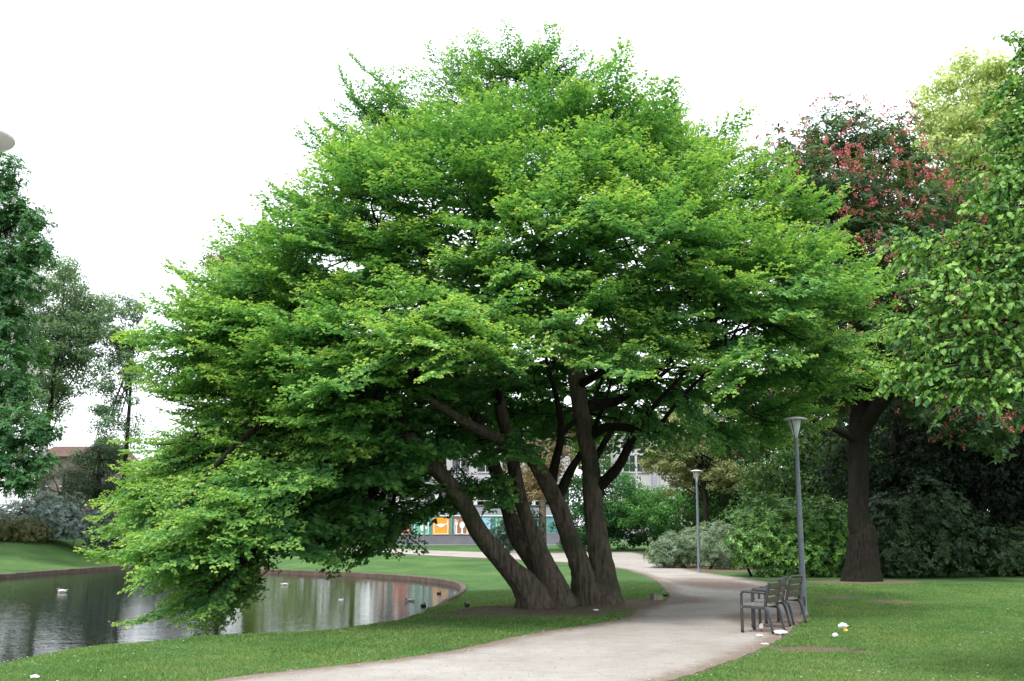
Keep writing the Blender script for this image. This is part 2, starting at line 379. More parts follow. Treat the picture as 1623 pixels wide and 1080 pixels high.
wb = shore.min(0) - 3, shore.max(0) + 3
wv = [(wb[0][0], wb[0][1], WZ), (wb[1][0], wb[0][1], WZ), (wb[1][0], wb[1][1], WZ), (wb[0][0], wb[1][1], WZ)]
wo = mesh('water', wv, [(0, 1, 2, 3)], M['water']); tag(wo, 'dark rippled pond water reflecting the trees', 'water', kind='structure')

# path sheet
pts = [Vector(p) for p in path_poly]; nb = len(pts)
gg = np.stack(np.meshgrid(np.arange(-24, 9, 0.5), np.arange(-5, 85, 0.5)), -1).reshape(-1, 2)
gg = gg[inside(gg, path_poly)]; gg = gg[dist_poly(gg, path_poly) > 0.12]
pts += [Vector(p) for p in gg]
cv, _, cf, *_ = delaunay_2d_cdt(pts, [(i, (i + 1) % nb) for i in range(nb)], [list(range(nb))], 1, 1e-5)
CV = np.array([tuple(v) for v in cv]); pz = height(CV) + 0.004 + 0.03 * sstep(40, 60, CV[:, 1])
pe = np.clip(1 - dist_poly(CV, path_poly) / 0.7, 0, 1) * 0.6
pe = np.maximum(pe, np.maximum(blob(CV, 1060, 950, 1.3, 2.2, .6), np.maximum(blob(CV, 1225, 985, 1.0, 2.5, .75), blob(CV, 1130, 925, 1.6, 5, .6))))
pf = [list(f) for f in cf if len(f) == 3]; ec = {}
for f in pf:
    for a_, b_ in ((f[0], f[1]), (f[1], f[2]), (f[2], f[0])): ec[(a_, b_)] = 1
rim = [e_ for e_ in ec if (e_[1], e_[0]) not in ec]; low = {}; PV = np.column_stack([CV, pz]).tolist(); pel = list(pe)
for e_ in rim:
    for v_ in e_:
        if v_ not in low: low[v_] = len(PV); PV.append([PV[v_][0], PV[v_][1], PV[v_][2] - .05]); pel.append(pe[v_])
for a_, b_ in rim: pf += [[b_, a_, low[a_]], [b_, low[a_], low[b_]]]
pel = np.array(pel); po = big_mesh('path', np.array(PV), np.array(pf), M['path'], col=np.stack([pel] * 3, 1))
tag(po, 'pale gravel path curving round the tree', 'path', kind='structure')

# kerb round the far side of the pond
ks = shore[(shore[:, 1] + 0.25 * shore[:, 0] > 25.0)]
i0 = int(np.argmax(np.linalg.norm(np.roll(ks, 1, 0) - ks, axis=1))); ks = np.roll(ks, -i0, 0)
tn = nrm(np.gradient(ks, axis=0)); nn = np.stack([-tn[:, 1], tn[:, 0]], 1)
if inside(ks[10:11] + nn[10:11] * 0.3, shore)[0]: nn = -nn
V = []; F = []
for i, (p, q) in enumerate(zip(ks, nn)):
    jz = rng.normal(0, 0.008) - 0.32 * max(0.0, 1 - min(i, len(ks) - 1 - i) / 9.0) ** 1.3
    for o_, z in ((-0.06, WZ - 0.5), (-0.05, -0.24 + jz), (-0.02, -0.215 + jz), (0.11, -0.21 + jz), (0.13, -0.5)): V.append((p[0] + q[0] * o_, p[1] + q[1] * o_, z))
for i in range(len(ks) - 1):
    for j in range(4): F.append((i * 5 + j, (i + 1) * 5 + j, (i + 1) * 5 + j + 1, i * 5 + j + 1))
ko = mesh('pond_kerb', V, F, M['kerb']); tag(ko, 'low brown kerb edging the far side of the pond', 'kerb', kind='structure')

# ------------------------------------------------------------------ foliage generators
def mixc(c1, c2, t): t = np.asarray(t)[:, None]; return np.asarray(c1) * (1 - t) + np.asarray(c2) * t
def rand_dir(n): return nrm(rng.normal(0, 1, (n, 3)))

def spray(fol, B, az, el, L, wid, droop, cols, ls=0.072, step=0.06, tipy=1.0):
    """one flat leafy spray: an axis twig with side twigs in a plane and leaves in pairs; returns the axis polyline"""
    n = 14; s = np.linspace(0, 1, n); ee = el - droop * s + droop * 2.2 * s * s
    azs = az + rng.normal(0, .12) * s
    T = np.stack([np.cos(ee) * np.cos(azs), np.cos(ee) * np.sin(azs), np.sin(ee)], 1)
    A = B + np.vstack([[0, 0, 0], np.cumsum((T[:-1] + T[1:]) / 2 * (L / (n - 1)), 0)])
    nt_ = max(6, int(L / 0.065)); st = np.linspace(.08, .98, nt_) + rng.normal(0, .01, nt_); st = np.clip(st, 0, 1)
    ax = np.stack([np.interp(st, s, A[:, k]) for k in range(3)], 1); tx = nrm(np.stack([np.interp(st, s, T[:, k]) for k in range(3)], 1))
    side = np.where(np.arange(nt_) % 2 == 0, 1.0, -1.0)
    sv = nrm(np.cross(tx, [0, 0, 1.0])); pn = np.cross(sv, tx); roll = rng.normal(0, .25)
    sv = sv * math.cos(roll) + pn * math.sin(roll)
    ang = np.radians(58 - 25 * st + rng.normal(0, 7, nt_)); tl = wid * (0.25 + 0.95 * np.sin(np.pi * np.clip(st * .92 + .06, 0, 1)) ** .8) * rng.uniform(.7, 1.15, nt_)
    td = nrm(tx * np.cos(ang)[:, None] + sv * (side * np.sin(ang))[:, None] + pn * rng.normal(.06, .14, nt_)[:, None])
    m = max(2, int(tl.max() / step)); u = (np.arange(m) + .6)[None] * step * np.ones((nt_, 1)); u += rng.normal(0, .012, u.shape)
    ok = u < tl[:, None]
    ti, mi = np.nonzero(ok); uu = u[ok]; f = uu / tl[ti]
    for sg in (1, -1):
        lat = nrm(np.cross(td[ti], pn[ti])) * sg
        P = ax[ti] + td[ti] * uu[:, None]; P[:, 2] += -0.04 * f * f + 0.03 * f + rng.normal(0, .012, len(f))
        D = td[ti] * .55 + lat * .75 + rng.normal(0, .28, P.shape); D[:, 2] -= .12
        N = pn[ti] * .7 + np.array([0, 0, .45]) + tx[ti] * .25 + rng.normal(0, .33, P.shape)
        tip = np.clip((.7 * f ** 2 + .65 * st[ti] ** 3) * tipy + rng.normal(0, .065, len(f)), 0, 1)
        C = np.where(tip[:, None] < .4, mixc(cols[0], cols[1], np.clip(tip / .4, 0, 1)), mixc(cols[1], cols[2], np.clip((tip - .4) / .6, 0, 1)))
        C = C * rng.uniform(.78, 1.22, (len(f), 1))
        L_ = ls * rng.uniform(.75, 1.2, len(f)) * (1 - .3 * tip)
        keep = rng.random(len(f)) < .93
        fol.add(P[keep], D[keep], N[keep], L_[keep], L_[keep] * .92, C[keep])
    return A

def clumps(fol, cen, rad, per, L, W, cols, flat=.7, upw=.5, out_c=None, droop=.3, fill=.35):
    """leafy clumps: leaves thrown through a ball around each centre, thicker near its skin"""
    k = len(cen); n = k * per; ci = np.repeat(np.arange(k), per)
    d = rand_dir(n); r = (fill + (1 - fill) * rng.random(n)) ** .6
    P = cen[ci] + d * (np.broadcast_to(rad, k)[ci] * r)[:, None] * np.array([1, 1, flat])
    N = d + np.array([0, 0, upw]) + rng.normal(0, .45, P.shape); D = np.cross(N, rand_dir(n)); D[:, 2] -= droop
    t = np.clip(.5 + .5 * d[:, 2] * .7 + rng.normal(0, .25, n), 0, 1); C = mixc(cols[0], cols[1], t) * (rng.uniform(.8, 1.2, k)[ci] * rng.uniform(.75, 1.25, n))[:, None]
    l = L * rng.uniform(.7, 1.25, n); fol.add(P, D, N, l, l * W / L, C)

def rosettes(fol, P, A, k, L, W, cols, spread=1.0, droop=.25):
    """whorls of k long leaves round each point P with axis A"""
    n = len(P); A = nrm(A); a = nrm(np.cross(A, rand_dir(n))); b = np.cross(A, a); ph = rng.uniform(0, 6.28, n); t = np.clip(rng.normal(.5, .3, n), 0, 1)
    C = mixc(cols[0], cols[1], t)
    for i in range(k):
        th = ph + 2 * math.pi * i / k + rng.normal(0, .18, n); R = a * np.cos(th)[:, None] + b * np.sin(th)[:, None]
        D = R * spread + A * (.35 + rng.normal(0, .2, n))[:, None]; D[:, 2] -= droop
        N = A + np.array([0, 0, .2]) + rng.normal(0, .2, P.shape) - R * .15; l = L * rng.uniform(.7, 1.15, n)
        fol.add(P + R * .01, D, N, l, l * W / L, C * rng.uniform(.75, 1.25, (n, 1)))

def shell(ell, n, lo_=.75, hi_=1.03, zmin=None, lump=.18):
    """points near the skin of an ellipsoid (cx,cy,cz,rx,ry,rz) with an uneven outline; returns points and outward directions"""
    c = np.array(ell[:3]); r = np.array(ell[3:6]); d = rand_dir(n); ph = rng.uniform(0, 6.28, 6)
    k = 1 + lump * (np.sin(3.1 * d[:, 0] * 2 + ph[0]) * np.sin(4.3 * d[:, 2] * 1.5 + ph[1]) + .6 * np.sin(7 * d[:, 0] + ph[2]) * np.sin(6 * d[:, 1] + ph[3]) + .4 * np.sin(11 * d[:, 2] + ph[4]))
    P = c + d * r * (k * rng.uniform(lo_, hi_, n))[:, None]; o = nrm(d / r)
    if zmin is not None: q = P[:, 2] > zmin; P, o = P[q], o[q]
    return P, o

def limbs(root, base, targets, trunk_r, top, mat, nt_=8, name='branch', sides=6, fork=None, seed=0, local=None):
    """tapering branches from the trunk line base->top to each target, each one a part"""
    r_ = np.random.default_rng(seed); base, top = np.array(base, float), np.array(top, float)
    for i, t in enumerate(targets):
        u = r_.uniform(*(fork or (.55, .98))); p = base + (top - base) * u; t = np.asarray(t, float)
        mid = p * .45 + t * .55 + np.array([r_.normal(0, .25), r_.normal(0, .25), -.12 * np.linalg.norm(t - p) * .3 + r_.normal(0, .2)])
        r0 = trunk_r * (.5 - .25 * u) * r_.uniform(.7, 1.1)
        V, F = tube([p, mid, t], [r0, r0 * .6, max(.012, r0 * .18)], sides, 10, rough=.05, seed=i)
        mesh(name, V, F, mat, root, True, local)

# ------------------------------------------------------------------ the big multi-stemmed tree
TB = on(890, 953)
tree = empty('spreading_tree', TB, 'broad bright green multi-stemmed tree leaning over the pond bank', 'tree')
def stem(ctl, name='trunk', n=18, lob=.10, rough=.025, flare=0.0, seed=0, mat='bark'):
    """ctl: (px, py, distance, width in px)"""
    P = [at(x, y, d) for x, y, d, _ in ctl]; R = [w_ * d / FPX / 2 for _, _, d, w_ in ctl]
    V, F = tube(P, R, n, len(ctl) * 5, lobes=lob, rough=rough, seed=seed, flare=flare); mesh(name, V, F, M[mat], tree, True, TB); q = catmull(P, len(P) * 4); return list(q[len(q) // 3 if name == 'trunk' else 2:])
scaf = []
scaf += stem([(850, 968, 23.9, 62), (838, 935, 23.8, 46), (806, 900, 23.6, 32), (762, 848, 23.3, 29), (738, 805, 23.1, 26), (710, 765, 22.9, 25), (683, 735, 22.7, 24), (620, 660, 22.2, 22), (540, 590, 21.6, 18), (440, 520, 21.2, 10)], flare=.35, seed=1)
scaf += stem([(872, 968, 24.4, 44), (856, 905, 24.6, 31), (819, 850, 24.9, 26), (803, 800, 25.1, 21), (777, 720, 25.4, 20), (765, 690, 25.5, 19), (735, 600, 25.8, 18), (690, 470, 26.2, 14), (640, 330, 26.4, 8)], seed=2)
scaf += stem([(884, 968, 24.0, 62), (873, 925, 24.0, 45), (861, 890, 24.0, 32), (846, 850, 24.0, 24), (828, 800, 24.1, 21), (811, 720, 24.2, 20), (795, 650, 24.2, 19), (775, 520, 24.2, 16), (760, 380, 24.3, 9)], flare=.25, seed=3)
scaf += stem([(931, 964, 24.9, 50), (927, 930, 24.8, 40), (921, 900, 24.7, 33), (902, 850, 24.55, 29), (884, 800, 24.4, 27), (860, 752, 24.2, 25), (835, 718, 23.9, 23), (785, 694, 23.3, 19), (735, 668, 22.4, 15), (660, 620, 21.0, 10)], flare=.3, seed=4)
scaf += stem([(951, 965, 25.0, 68), (954, 930, 25.0, 50), (954, 900, 25.0, 38), (946, 850, 25.0, 33), (940, 800, 25.0, 30), (935, 730, 25.0, 27), (927, 690, 25.0, 26), (913, 600, 25.0, 25), (895, 500, 25.0, 22), (860, 380, 25.0, 19), (822, 280, 25.0, 16), (806, 225, 25.0, 13), (790, 165, 25.0, 7), (775, 110, 25.0, 3)], flare=.4, seed=5)
for k_, c in enumerate([
    [(872, 772, 24.35, 20), (880, 735, 24.5, 15), (889, 690, 24.7, 12), (884, 640, 24.9, 9), (866, 570, 25.2, 6), (850, 500, 25.4, 2)],
    [(889, 690, 24.7, 10), (910, 668, 24.9, 8), (930, 655, 25.4, 7), (955, 600, 26, 5), (970, 540, 26.4, 2)],
    [(884, 790, 24.4, 18), (905, 745, 24.6, 14), (925, 712, 25.2, 10), (950, 660, 26, 7), (970, 600, 26.8, 4), (985, 540, 27.2, 2)],
    [(948, 772, 25, 20), (978, 742, 24.7, 16), (1000, 700, 24.4, 14), (1010, 680, 24.2, 12), (1040, 640, 23.6, 8), (1085, 590, 23, 5), (1120, 540, 22.6, 2)],
    [(938, 690, 25, 18), (965, 677, 24.7, 14), (1008, 681, 24.3, 13), (1034, 692, 24.1, 10), (1060, 655, 23.6, 7), (1110, 600, 22.8, 5), (1150, 560, 22.2, 2)],
    [(930, 645, 25, 20), (955, 640, 25.2, 17), (985, 632, 25.6, 13), (1040, 590, 26.2, 10), (1120, 520, 27, 6), (1180, 470, 27.5, 2)],
    [(918, 610, 25, 16), (945, 595, 24.2, 12), (1010, 545, 22.5, 9), (1080, 480, 21, 5)],
    [(905, 540, 25, 20), (980, 470, 25.4, 15), (1060, 400, 25.6, 11), (1150, 330, 25.6, 6)],
    [(880, 440, 25, 16), (960, 340, 24.8, 11), (1040, 240, 24.6, 6)],
    [(855, 360, 25, 14), (760, 280, 24.6, 10), (640, 205, 24.4, 6), (590, 170, 24.3, 4)],
    [(815, 250, 25, 11), (850, 200, 24.9, 7), (900, 160, 24.8, 4)], [(812, 255, 25, 9), (860, 225, 25.3, 6), (930, 205, 25.5, 3)],
    [(800, 205, 25, 8), (760, 180, 24.8, 5), (700, 160, 24.6, 3)], [(803, 200, 25, 8), (815, 150, 25.1, 5), (835, 110, 25.2, 3)],
    [(770, 500, 24.2, 13), (700, 420, 22.8, 10), (600, 360, 21.5, 6)], [(690, 470, 26.2, 12), (580, 400, 26, 9), (470, 340, 25.6, 5)],
    [(560, 605, 21.7, 15), (470, 640, 20.8, 12), (380, 700, 20, 9), (300, 790, 19.4, 6), (240, 880, 19.0, 4)],
    [(620, 660, 22.2, 16), (560, 740, 21.6, 12), (470, 800, 20.8, 9), (400, 880, 20.0, 6), (330, 940, 19.4, 4)],
    [(683, 735, 22.7, 12), (655, 750, 23.6, 10), (600, 790, 24.4, 8), (560, 850, 24.8, 5)], [(640, 690, 22.4, 12), (640, 740, 23.2, 8), (622, 800, 23.8, 6), (612, 870, 24, 3)],
    [(790, 640, 24.2, 12), (800, 560, 22, 9), (830, 480, 20, 6)], [(735, 600, 25.8, 12), (640, 560, 27, 9), (520, 520, 28, 5)], [(935, 740, 25, 12), (1000, 640, 27.5, 9), (1090, 560, 29, 5)]]):
    scaf += stem(c, 'branch', 8, .04, .02, seed=20 + k_, mat='bark_dark')
SC = np.array(scaf)

AX = np.array([TB[0] - 0.1, 24.6])
pr_l = ([0, 1.3, 3, 5.7, 7.4, 8.75, 9.6, 10.6, 11.6, 12.4, 13.0], [8.7, 9.2, 8.8, 8.5, 7.8, 6.2, 4.4, 3.3, 3.0, 2.3, .6])
pr_r = ([0, 3.5, 4.5, 5.7, 7.4, 9, 10.5, 11.4, 12.6, 13.0], [5, 5.6, 6.4, 7.1, 6.2, 4.7, 2.7, 1.8, 1.0, .4])
pr_f = ([0, 3, 5, 7, 9, 10.5, 11.6, 12.6, 13.0], [7.2, 7.4, 7.4, 6.7, 5.0, 3.4, 2.1, 1.0, .4])
def R_env(ph, z):
    l, r, f = (np.interp(z, *q) for q in (pr_l, pr_r, pr_f))
    cx = math.cos(ph); wl = max(0, -cx) ** 1.4; wr = max(0, cx) ** 1.4; wf = max(0, 1 - wl - wr)
    return (l * wl + r * wr + f * wf) / (wl + wr + wf)
def z_bot(ph):
    deg = math.degrees(ph) % 360
    return np.interp(deg, [0, 60, 100, 135, 165, 185, 200, 220, 236, 270, 310, 360], [4.0, 4.4, 4.5, 3.8, 2.8, 1.3, .35, .6, 3.9, 4.6, 4.3, 4.0])
rng = np.random.default_rng(11)
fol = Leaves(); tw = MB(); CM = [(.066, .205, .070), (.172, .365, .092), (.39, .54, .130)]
boughs = []; LAMP1 = on(1274.5, 975) + np.array([0, 0, 3.9])
def far_enough(p, dmin):
    if not boughs: return True
    q = np.array([b[0] for b in boughs]); dd = (q - p) * np.array([1, 1, 1.15]); return np.min(np.einsum('ij,ij->i', dd, dd)) > dmin * dmin
for lay, (s0, s1, dm, nt_) in enumerate([(.85, .95, 1.08, 16000), (.58, .76, 1.1, 7000), (.25, .5, 1.5, 3000), (.3, .85, 1.25, 5000)]):
    for _ in range(nt_):
        ph = rng.uniform(0, 2 * math.pi); z = rng.uniform(.2, 10.4)
        if z < z_bot(ph) + (0, .9, 1.8, -.3)[lay]: continue
        if lay == 3 and (math.sin(ph) < -.05 or z > 8.5): continue
        if rng.random() > (R_env(ph, z) + 1.5) / 11: continue
        lump = 1 + (.07 + .06 * (z > 9)) * math.sin(3 * ph + 1.7 * z) + .06 * math.sin(7 * ph - 1.1 * z + 1)
        r = R_env(ph, z) * rng.uniform(s0, s1) * lump
        p = np.array([AX[0] + r * math.cos(ph), AX[1] + r * math.sin(ph), z])
        if np.linalg.norm((p - LAMP1) * np.array([1, 1, 1.3])) < 3.3 and p[1] < LAMP1[1] + 2.9: continue
        back = math.sin(ph) > .45
        if far_enough(p, dm * (1.3 if back else 1) * (.74 if z < 5.5 and math.cos(ph) < -.2 else 1)): boughs.append((p, ph, z, lay, back))
# hand-placed hanging boughs by the trunk, over the lawn and pond
for px, py, d, az in [(600, 800, 24.2, 250), (555, 825, 24.6, 220), (625, 815, 23.8, 280), (520, 795, 24.0, 200), (580, 765, 24.4, 300), (740, 755, 25.0, 320), (1040, 665, 23.4, 330), (1100, 640, 22.6, 320)]:
    boughs.append((at(px, py, d), math.radians(az), 1.0, 4, False))
for px, py, d, az in [(830, 600, 27, 100), (880, 580, 28, 80), (860, 640, 27.5, 90), (800, 620, 28, 110), (900, 620, 29, 70), (840, 560, 29, 90), (960, 560, 28, 60), (1010, 600, 28.5, 40), (760, 640, 27.5, 130), (930, 660, 29, 80), (1060, 620, 28, 30), (880, 660, 29.5, 90)]:
    p = at(px, py, d); boughs.append((p, math.radians(az), p[2], 3, True))
for px, py, d in [(715, 128, 24.7), (765, 100, 25), (825, 108, 25.2), (885, 118, 24.8), (930, 138, 25), (690, 172, 24.5), (755, 158, 24.2), (845, 160, 24.3), (905, 178, 24.6), (945, 185, 25.2), (800, 130, 26), (870, 145, 26), (720, 160, 26), (600, 138, 24.4), (572, 170, 24.3), (618, 190, 24.2), (556, 215, 24.4), (640, 205, 25), (1015, 205, 24.7), (1062, 205, 24.6), (1112, 238, 24.8), (1040, 245, 24.2), (980, 225, 25.5), (660, 235, 24), (520, 240, 24.6), (1150, 275, 25), (880, 215, 23.6), (740, 215, 23.4), (800, 225, 26.5), (860, 100, 24.6), (800, 95, 24.4), (735, 140, 25.4), (910, 150, 25.6), (780, 180, 25.6), (830, 190, 24), (670, 205, 24.6), (590, 195, 24.8)]:
    p = at(px, py, d); boughs.append((p, math.atan2(d - 24.8 + rng.normal(0, .3), px - 800 if abs(px - 800) > 60 else rng.normal(0, 40)) if abs(px - 800) > 60 else rng.uniform(0, 6.28), p[2], 5, False))
for p, ph, z, lay, back in boughs:
    el = math.radians(np.interp(z, [0, 3, 6, 8.5, 10.5, 12.8], [-30, -16, -2, 12, 30, 58]) + rng.normal(0, 7)) if lay < 4 else math.radians(-48 if lay == 4 else rng.uniform(18, 46))
    az = ph + rng.normal(0, .22); dv = np.array([math.cos(el) * math.cos(az), math.cos(el) * math.sin(az), math.sin(el)])
    B = p - dv * (.9 if lay < 4 else .55)
    cand = SC[(SC[:, 2] < B[2] + 1.2)] if lay != 4 else SC
    dd = np.linalg.norm((cand - B) * np.array([1, 1, .8]), axis=1); q = cand[np.argmin(dd)]
    mid = (q + B) / 2 + np.array([rng.normal(0, .2), rng.normal(0, .2), .12 * np.linalg.norm(B - q)])
    r0 = .014 + .006 * np.linalg.norm(B - q)
    tw.tube([q, mid, B, p + dv * .3], [r0, r0 * .75, r0 * .5, .008], 5, 9)
    ns = (7 if lay == 0 else 4) if not back else 3
    yellow = rng.uniform(.55, 1.15) if lay == 0 else .35
    if lay == 4: ns = 3
    fan = 105
    if lay == 5: ns = 8; yellow = rng.uniform(.5, .9); fan = 250
    for k in range(ns):
        off = (k - (ns - 1) / 2) / max(1, ns - 1) * math.radians(fan) + rng.normal(0, .12)
        L = rng.uniform(1.45, 2.2) * (1 - .25 * min(abs(off), 1.2)) * (.72 if z > 10.3 else 1)
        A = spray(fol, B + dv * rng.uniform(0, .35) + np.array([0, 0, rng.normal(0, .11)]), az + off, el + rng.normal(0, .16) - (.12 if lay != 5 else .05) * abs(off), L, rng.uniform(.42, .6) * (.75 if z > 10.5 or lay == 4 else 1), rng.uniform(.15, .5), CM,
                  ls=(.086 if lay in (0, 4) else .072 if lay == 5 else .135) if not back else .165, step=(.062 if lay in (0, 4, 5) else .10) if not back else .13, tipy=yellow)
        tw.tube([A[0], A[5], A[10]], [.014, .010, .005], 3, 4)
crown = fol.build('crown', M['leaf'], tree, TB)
tag(tw.build('twigs', M['bark_dark'], tree, False, TB), kind='stuff')
print('main tree: boughs', len(boughs), 'leaves', sum(len(q) for q in fol.P))

# ------------------------------------------------------------------ other trees
rng = np.random.default_rng(12)
def ground_z(x, y): return float(height(np.array([[x, y]]))[0])
def base_at(px, d):
    x = (px - 811.5) / FPX * d * (math.cos(PITCH) + 0); p = at(px, 850, d); return np.array([p[0], d, ground_z(p[0], d)])
def make_tree(name, label, base, trunk, ells, leaf, mat='leaf', bark='bark_dark', nb=14, group=None, bloom=None, seed=0, fork=(.5, .98), cat='tree'):
    """trunk = (points, radii); ells = [(ellipsoid, clusters, cluster radius)], leaf = dict(mode, per, L, W, cols, ...)"""
    root = empty(name, base, label, cat, group); P, R = trunk
    V, F = tube(P, R, 14, lobes=.07, rough=.02, seed=seed, flare=.25); mesh('trunk', V, F, M[bark], root, True, base)
    fo = Leaves(); bl = Leaves(); allc = []
    for ell, n, cr in ells:
        c, o = shell(ell, n, .45 if leaf.get('open') else .62, 1.0, leaf.get('zmin')); allc.append(c)
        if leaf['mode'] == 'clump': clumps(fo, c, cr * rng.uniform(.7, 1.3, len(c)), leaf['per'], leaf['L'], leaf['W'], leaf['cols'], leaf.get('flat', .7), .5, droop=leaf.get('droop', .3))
        else:
            k = leaf['per']; ci = np.repeat(np.arange(len(c)), k); d = rand_dir(len(ci)); S_ = c[ci] + d * (cr * rng.uniform(.4, 1, len(ci)))[:, None] * np.array([1, 1, .65])
            rosettes(fo, S_, d + np.array([0, 0, .8]) + o[ci] * .5, leaf['k'], leaf['L'], leaf['W'], leaf['cols'], 1.0, leaf.get('droop', .35))
        if bloom:
            nb_, bc, bh, br = bloom; sel = rng.integers(0, len(c), max(1, int(nb_ * n / sum(q[1] for q in ells)))); bp = c[sel] + nrm(o[sel] + rng.normal(0, .4, (len(sel), 3)) + [0, -.35, .25]) * cr * .98
            m = 34; bi = np.repeat(np.arange(len(bp)), m); h = rng.random(len(bi)); d = rand_dir(len(bi)); rr = br * (1 - .75 * h)
            Q = bp[bi] + np.stack([d[:, 0] * rr, d[:, 1] * rr, h * bh], 1); bl.add(Q, d + [0, 0, .3], rand_dir(len(bi)), bh * .22, bh * .2, mixc(bc[0], bc[1], rng.random(len(bi))))
    allc = np.concatenate(allc); sel = allc[rng.choice(len(allc), min(nb, len(allc)), replace=False)]
    limbs(root, P[0], sel, R[0], P[-1], M[bark], sides=6, fork=fork, seed=seed, local=base)
    fo.build('crown', M[mat], root, base)
    if bloom: bl.build('blossom', M['petal'], root, base)
    return root

# red-flowering chestnut on the right
b = np.array([*on(1365, 921)[:2], 0.0]); D0 = b[1]; b[2] = ground_z(b[0], b[1]); z0 = b[2]
def rc(px, py, d): return at(px, py, d)
root = empty('red_flowering_chestnut_tree', b, 'tall chestnut tree with red flower clusters and thick dark trunk on the lawn', 'tree')
V, F = tube([rc(1365, 935, D0), rc(1366, 905, D0), rc(1367, 868, D0), rc(1367, 845, D0), rc(1361, 828, D0), rc(1361, 770, D0), rc(1360, 705, D0), rc(1364, 660, D0), rc(1370, 600, D0), rc(1365, 480, D0), rc(1355, 330, D0), rc(1350, 240, D0)],
            [x * D0 / FPX / 2 for x in (66, 52, 46, 42, 33, 31, 31, 32, 24, 18, 11, 4)], 20, 60, lobes=.06, rough=.02, seed=9, flare=.25)
mesh('trunk', V, F, M['bark_dark'], root, True, b)
for i, c in enumerate([[(1366, 680, 0, 26), (1395, 640, -1, 22), (1440, 590, -2, 17), (1510, 520, -2.5, 10)], [(1358, 700, 0, 16), (1335, 685, -.6, 12), (1300, 672, -1.2, 9), (1270, 660, -1.6, 7), (1225, 690, -2, 5), (1190, 700, -2, 3)], [(1367, 600, 0, 18), (1320, 520, .6, 14), (1270, 400, 1, 8)],
                        [(1366, 520, 0, 14), (1420, 420, .5, 10), (1450, 320, .5, 5)], [(1358, 380, 0, 11), (1310, 300, -.5, 7), (1270, 260, -.5, 4)], [(1355, 340, 0, 9), (1400, 280, 0, 6), (1440, 240, 0, 3)], [(1366, 480, 0, 12), (1330, 400, -1, 8), (1300, 330, -1.5, 4)]]):
    V, F = tube([rc(x, y, D0 + d) for x, y, d, _ in c], [w_ * D0 / FPX / 2 for *_, w_ in c], 8, 16, rough=.03, seed=i); mesh('branch', V, F, M['bark_dark'], root, True, b)
fo, bl = Leaves(), Leaves()
for px, py, dd, r in [(1260, 255, 0, 1.5), (1330, 215, .5, 1.5), (1400, 225, 0, 1.4), (1450, 265, .5, 1.3), (1225, 280, .5, .9), (1300, 290, -1.5, 1.5), (1370, 300, -1.5, 1.6), (1440, 330, -1, 1.6), (1250, 340, .5, 1.3), (1320, 370, -1.5, 1.6), (1400, 390, -2, 1.8), (1480, 380, 0, 1.6), (1290, 420, 1, 1.7), (1370, 460, -2, 1.8), (1450, 470, -1.5, 1.9), (1540, 330, 0, 1.5),
                      (1540, 440, .5, 1.8), (1330, 530, -1, 1.6), (1410, 550, -2, 1.7), (1490, 560, -1.5, 1.8), (1560, 560, 0, 1.9), (1500, 640, -2, 1.3), (1560, 680, -2.5, 1.0), (1530, 650, -2.5, 1.0), (1600, 620, 0, 1.6), (1180, 690, -2, .8), (1230, 670, -2, .8), (1150, 700, -1.5, .6), (1270, 600, 0, 1.3), (1200, 620, 1, 1.4), (1250, 480, 2, 2.0), (1640, 500, 1, 2.2), (1330, 320, 3, 2.2), (1430, 420, 3.5, 2.6), (1300, 480, 3.5, 2.5), (1340, 615, 1.2, 1.2), (1440, 600, .5, 1.3), (1290, 640, 1.5, 1.0)]:
    cp = at(px, py, D0 + dd); k = int(26 * r * r) + 8; c, o = shell((*cp, r, r, r * .75), k, .5, 1.0)
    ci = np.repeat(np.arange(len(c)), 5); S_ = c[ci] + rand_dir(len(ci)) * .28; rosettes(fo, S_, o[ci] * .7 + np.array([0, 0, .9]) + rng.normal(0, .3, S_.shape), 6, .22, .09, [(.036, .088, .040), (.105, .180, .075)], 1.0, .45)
    if py < 720:
        nb_ = int(23 * r * r * (1.25 if py < 480 else .7)) + 1; c2, o2 = shell((*cp, r, r, r * .8), nb_ * 2, .95, 1.08); q = (o2[:, 1] < .35) | (o2[:, 2] > .3); c2 = c2[q][:nb_]
        m = 14; bi = np.repeat(np.arange(len(c2)), m); h = rng.random(len(bi)); d = rand_dir(len(bi)); rr = .065 * (1 - .7 * h)
        bl.add(c2[bi] + np.stack([d[:, 0] * rr, d[:, 1] * rr, h * .18], 1), d + [0, 0, .3], rand_dir(len(bi)), .065, .06, mixc((.40, .075, .08), (.62, .22, .20), rng.random(len(bi))))
fo.build('crown', M['leaf'], root, b); bl.build('blossom', M['petal'], root, b)

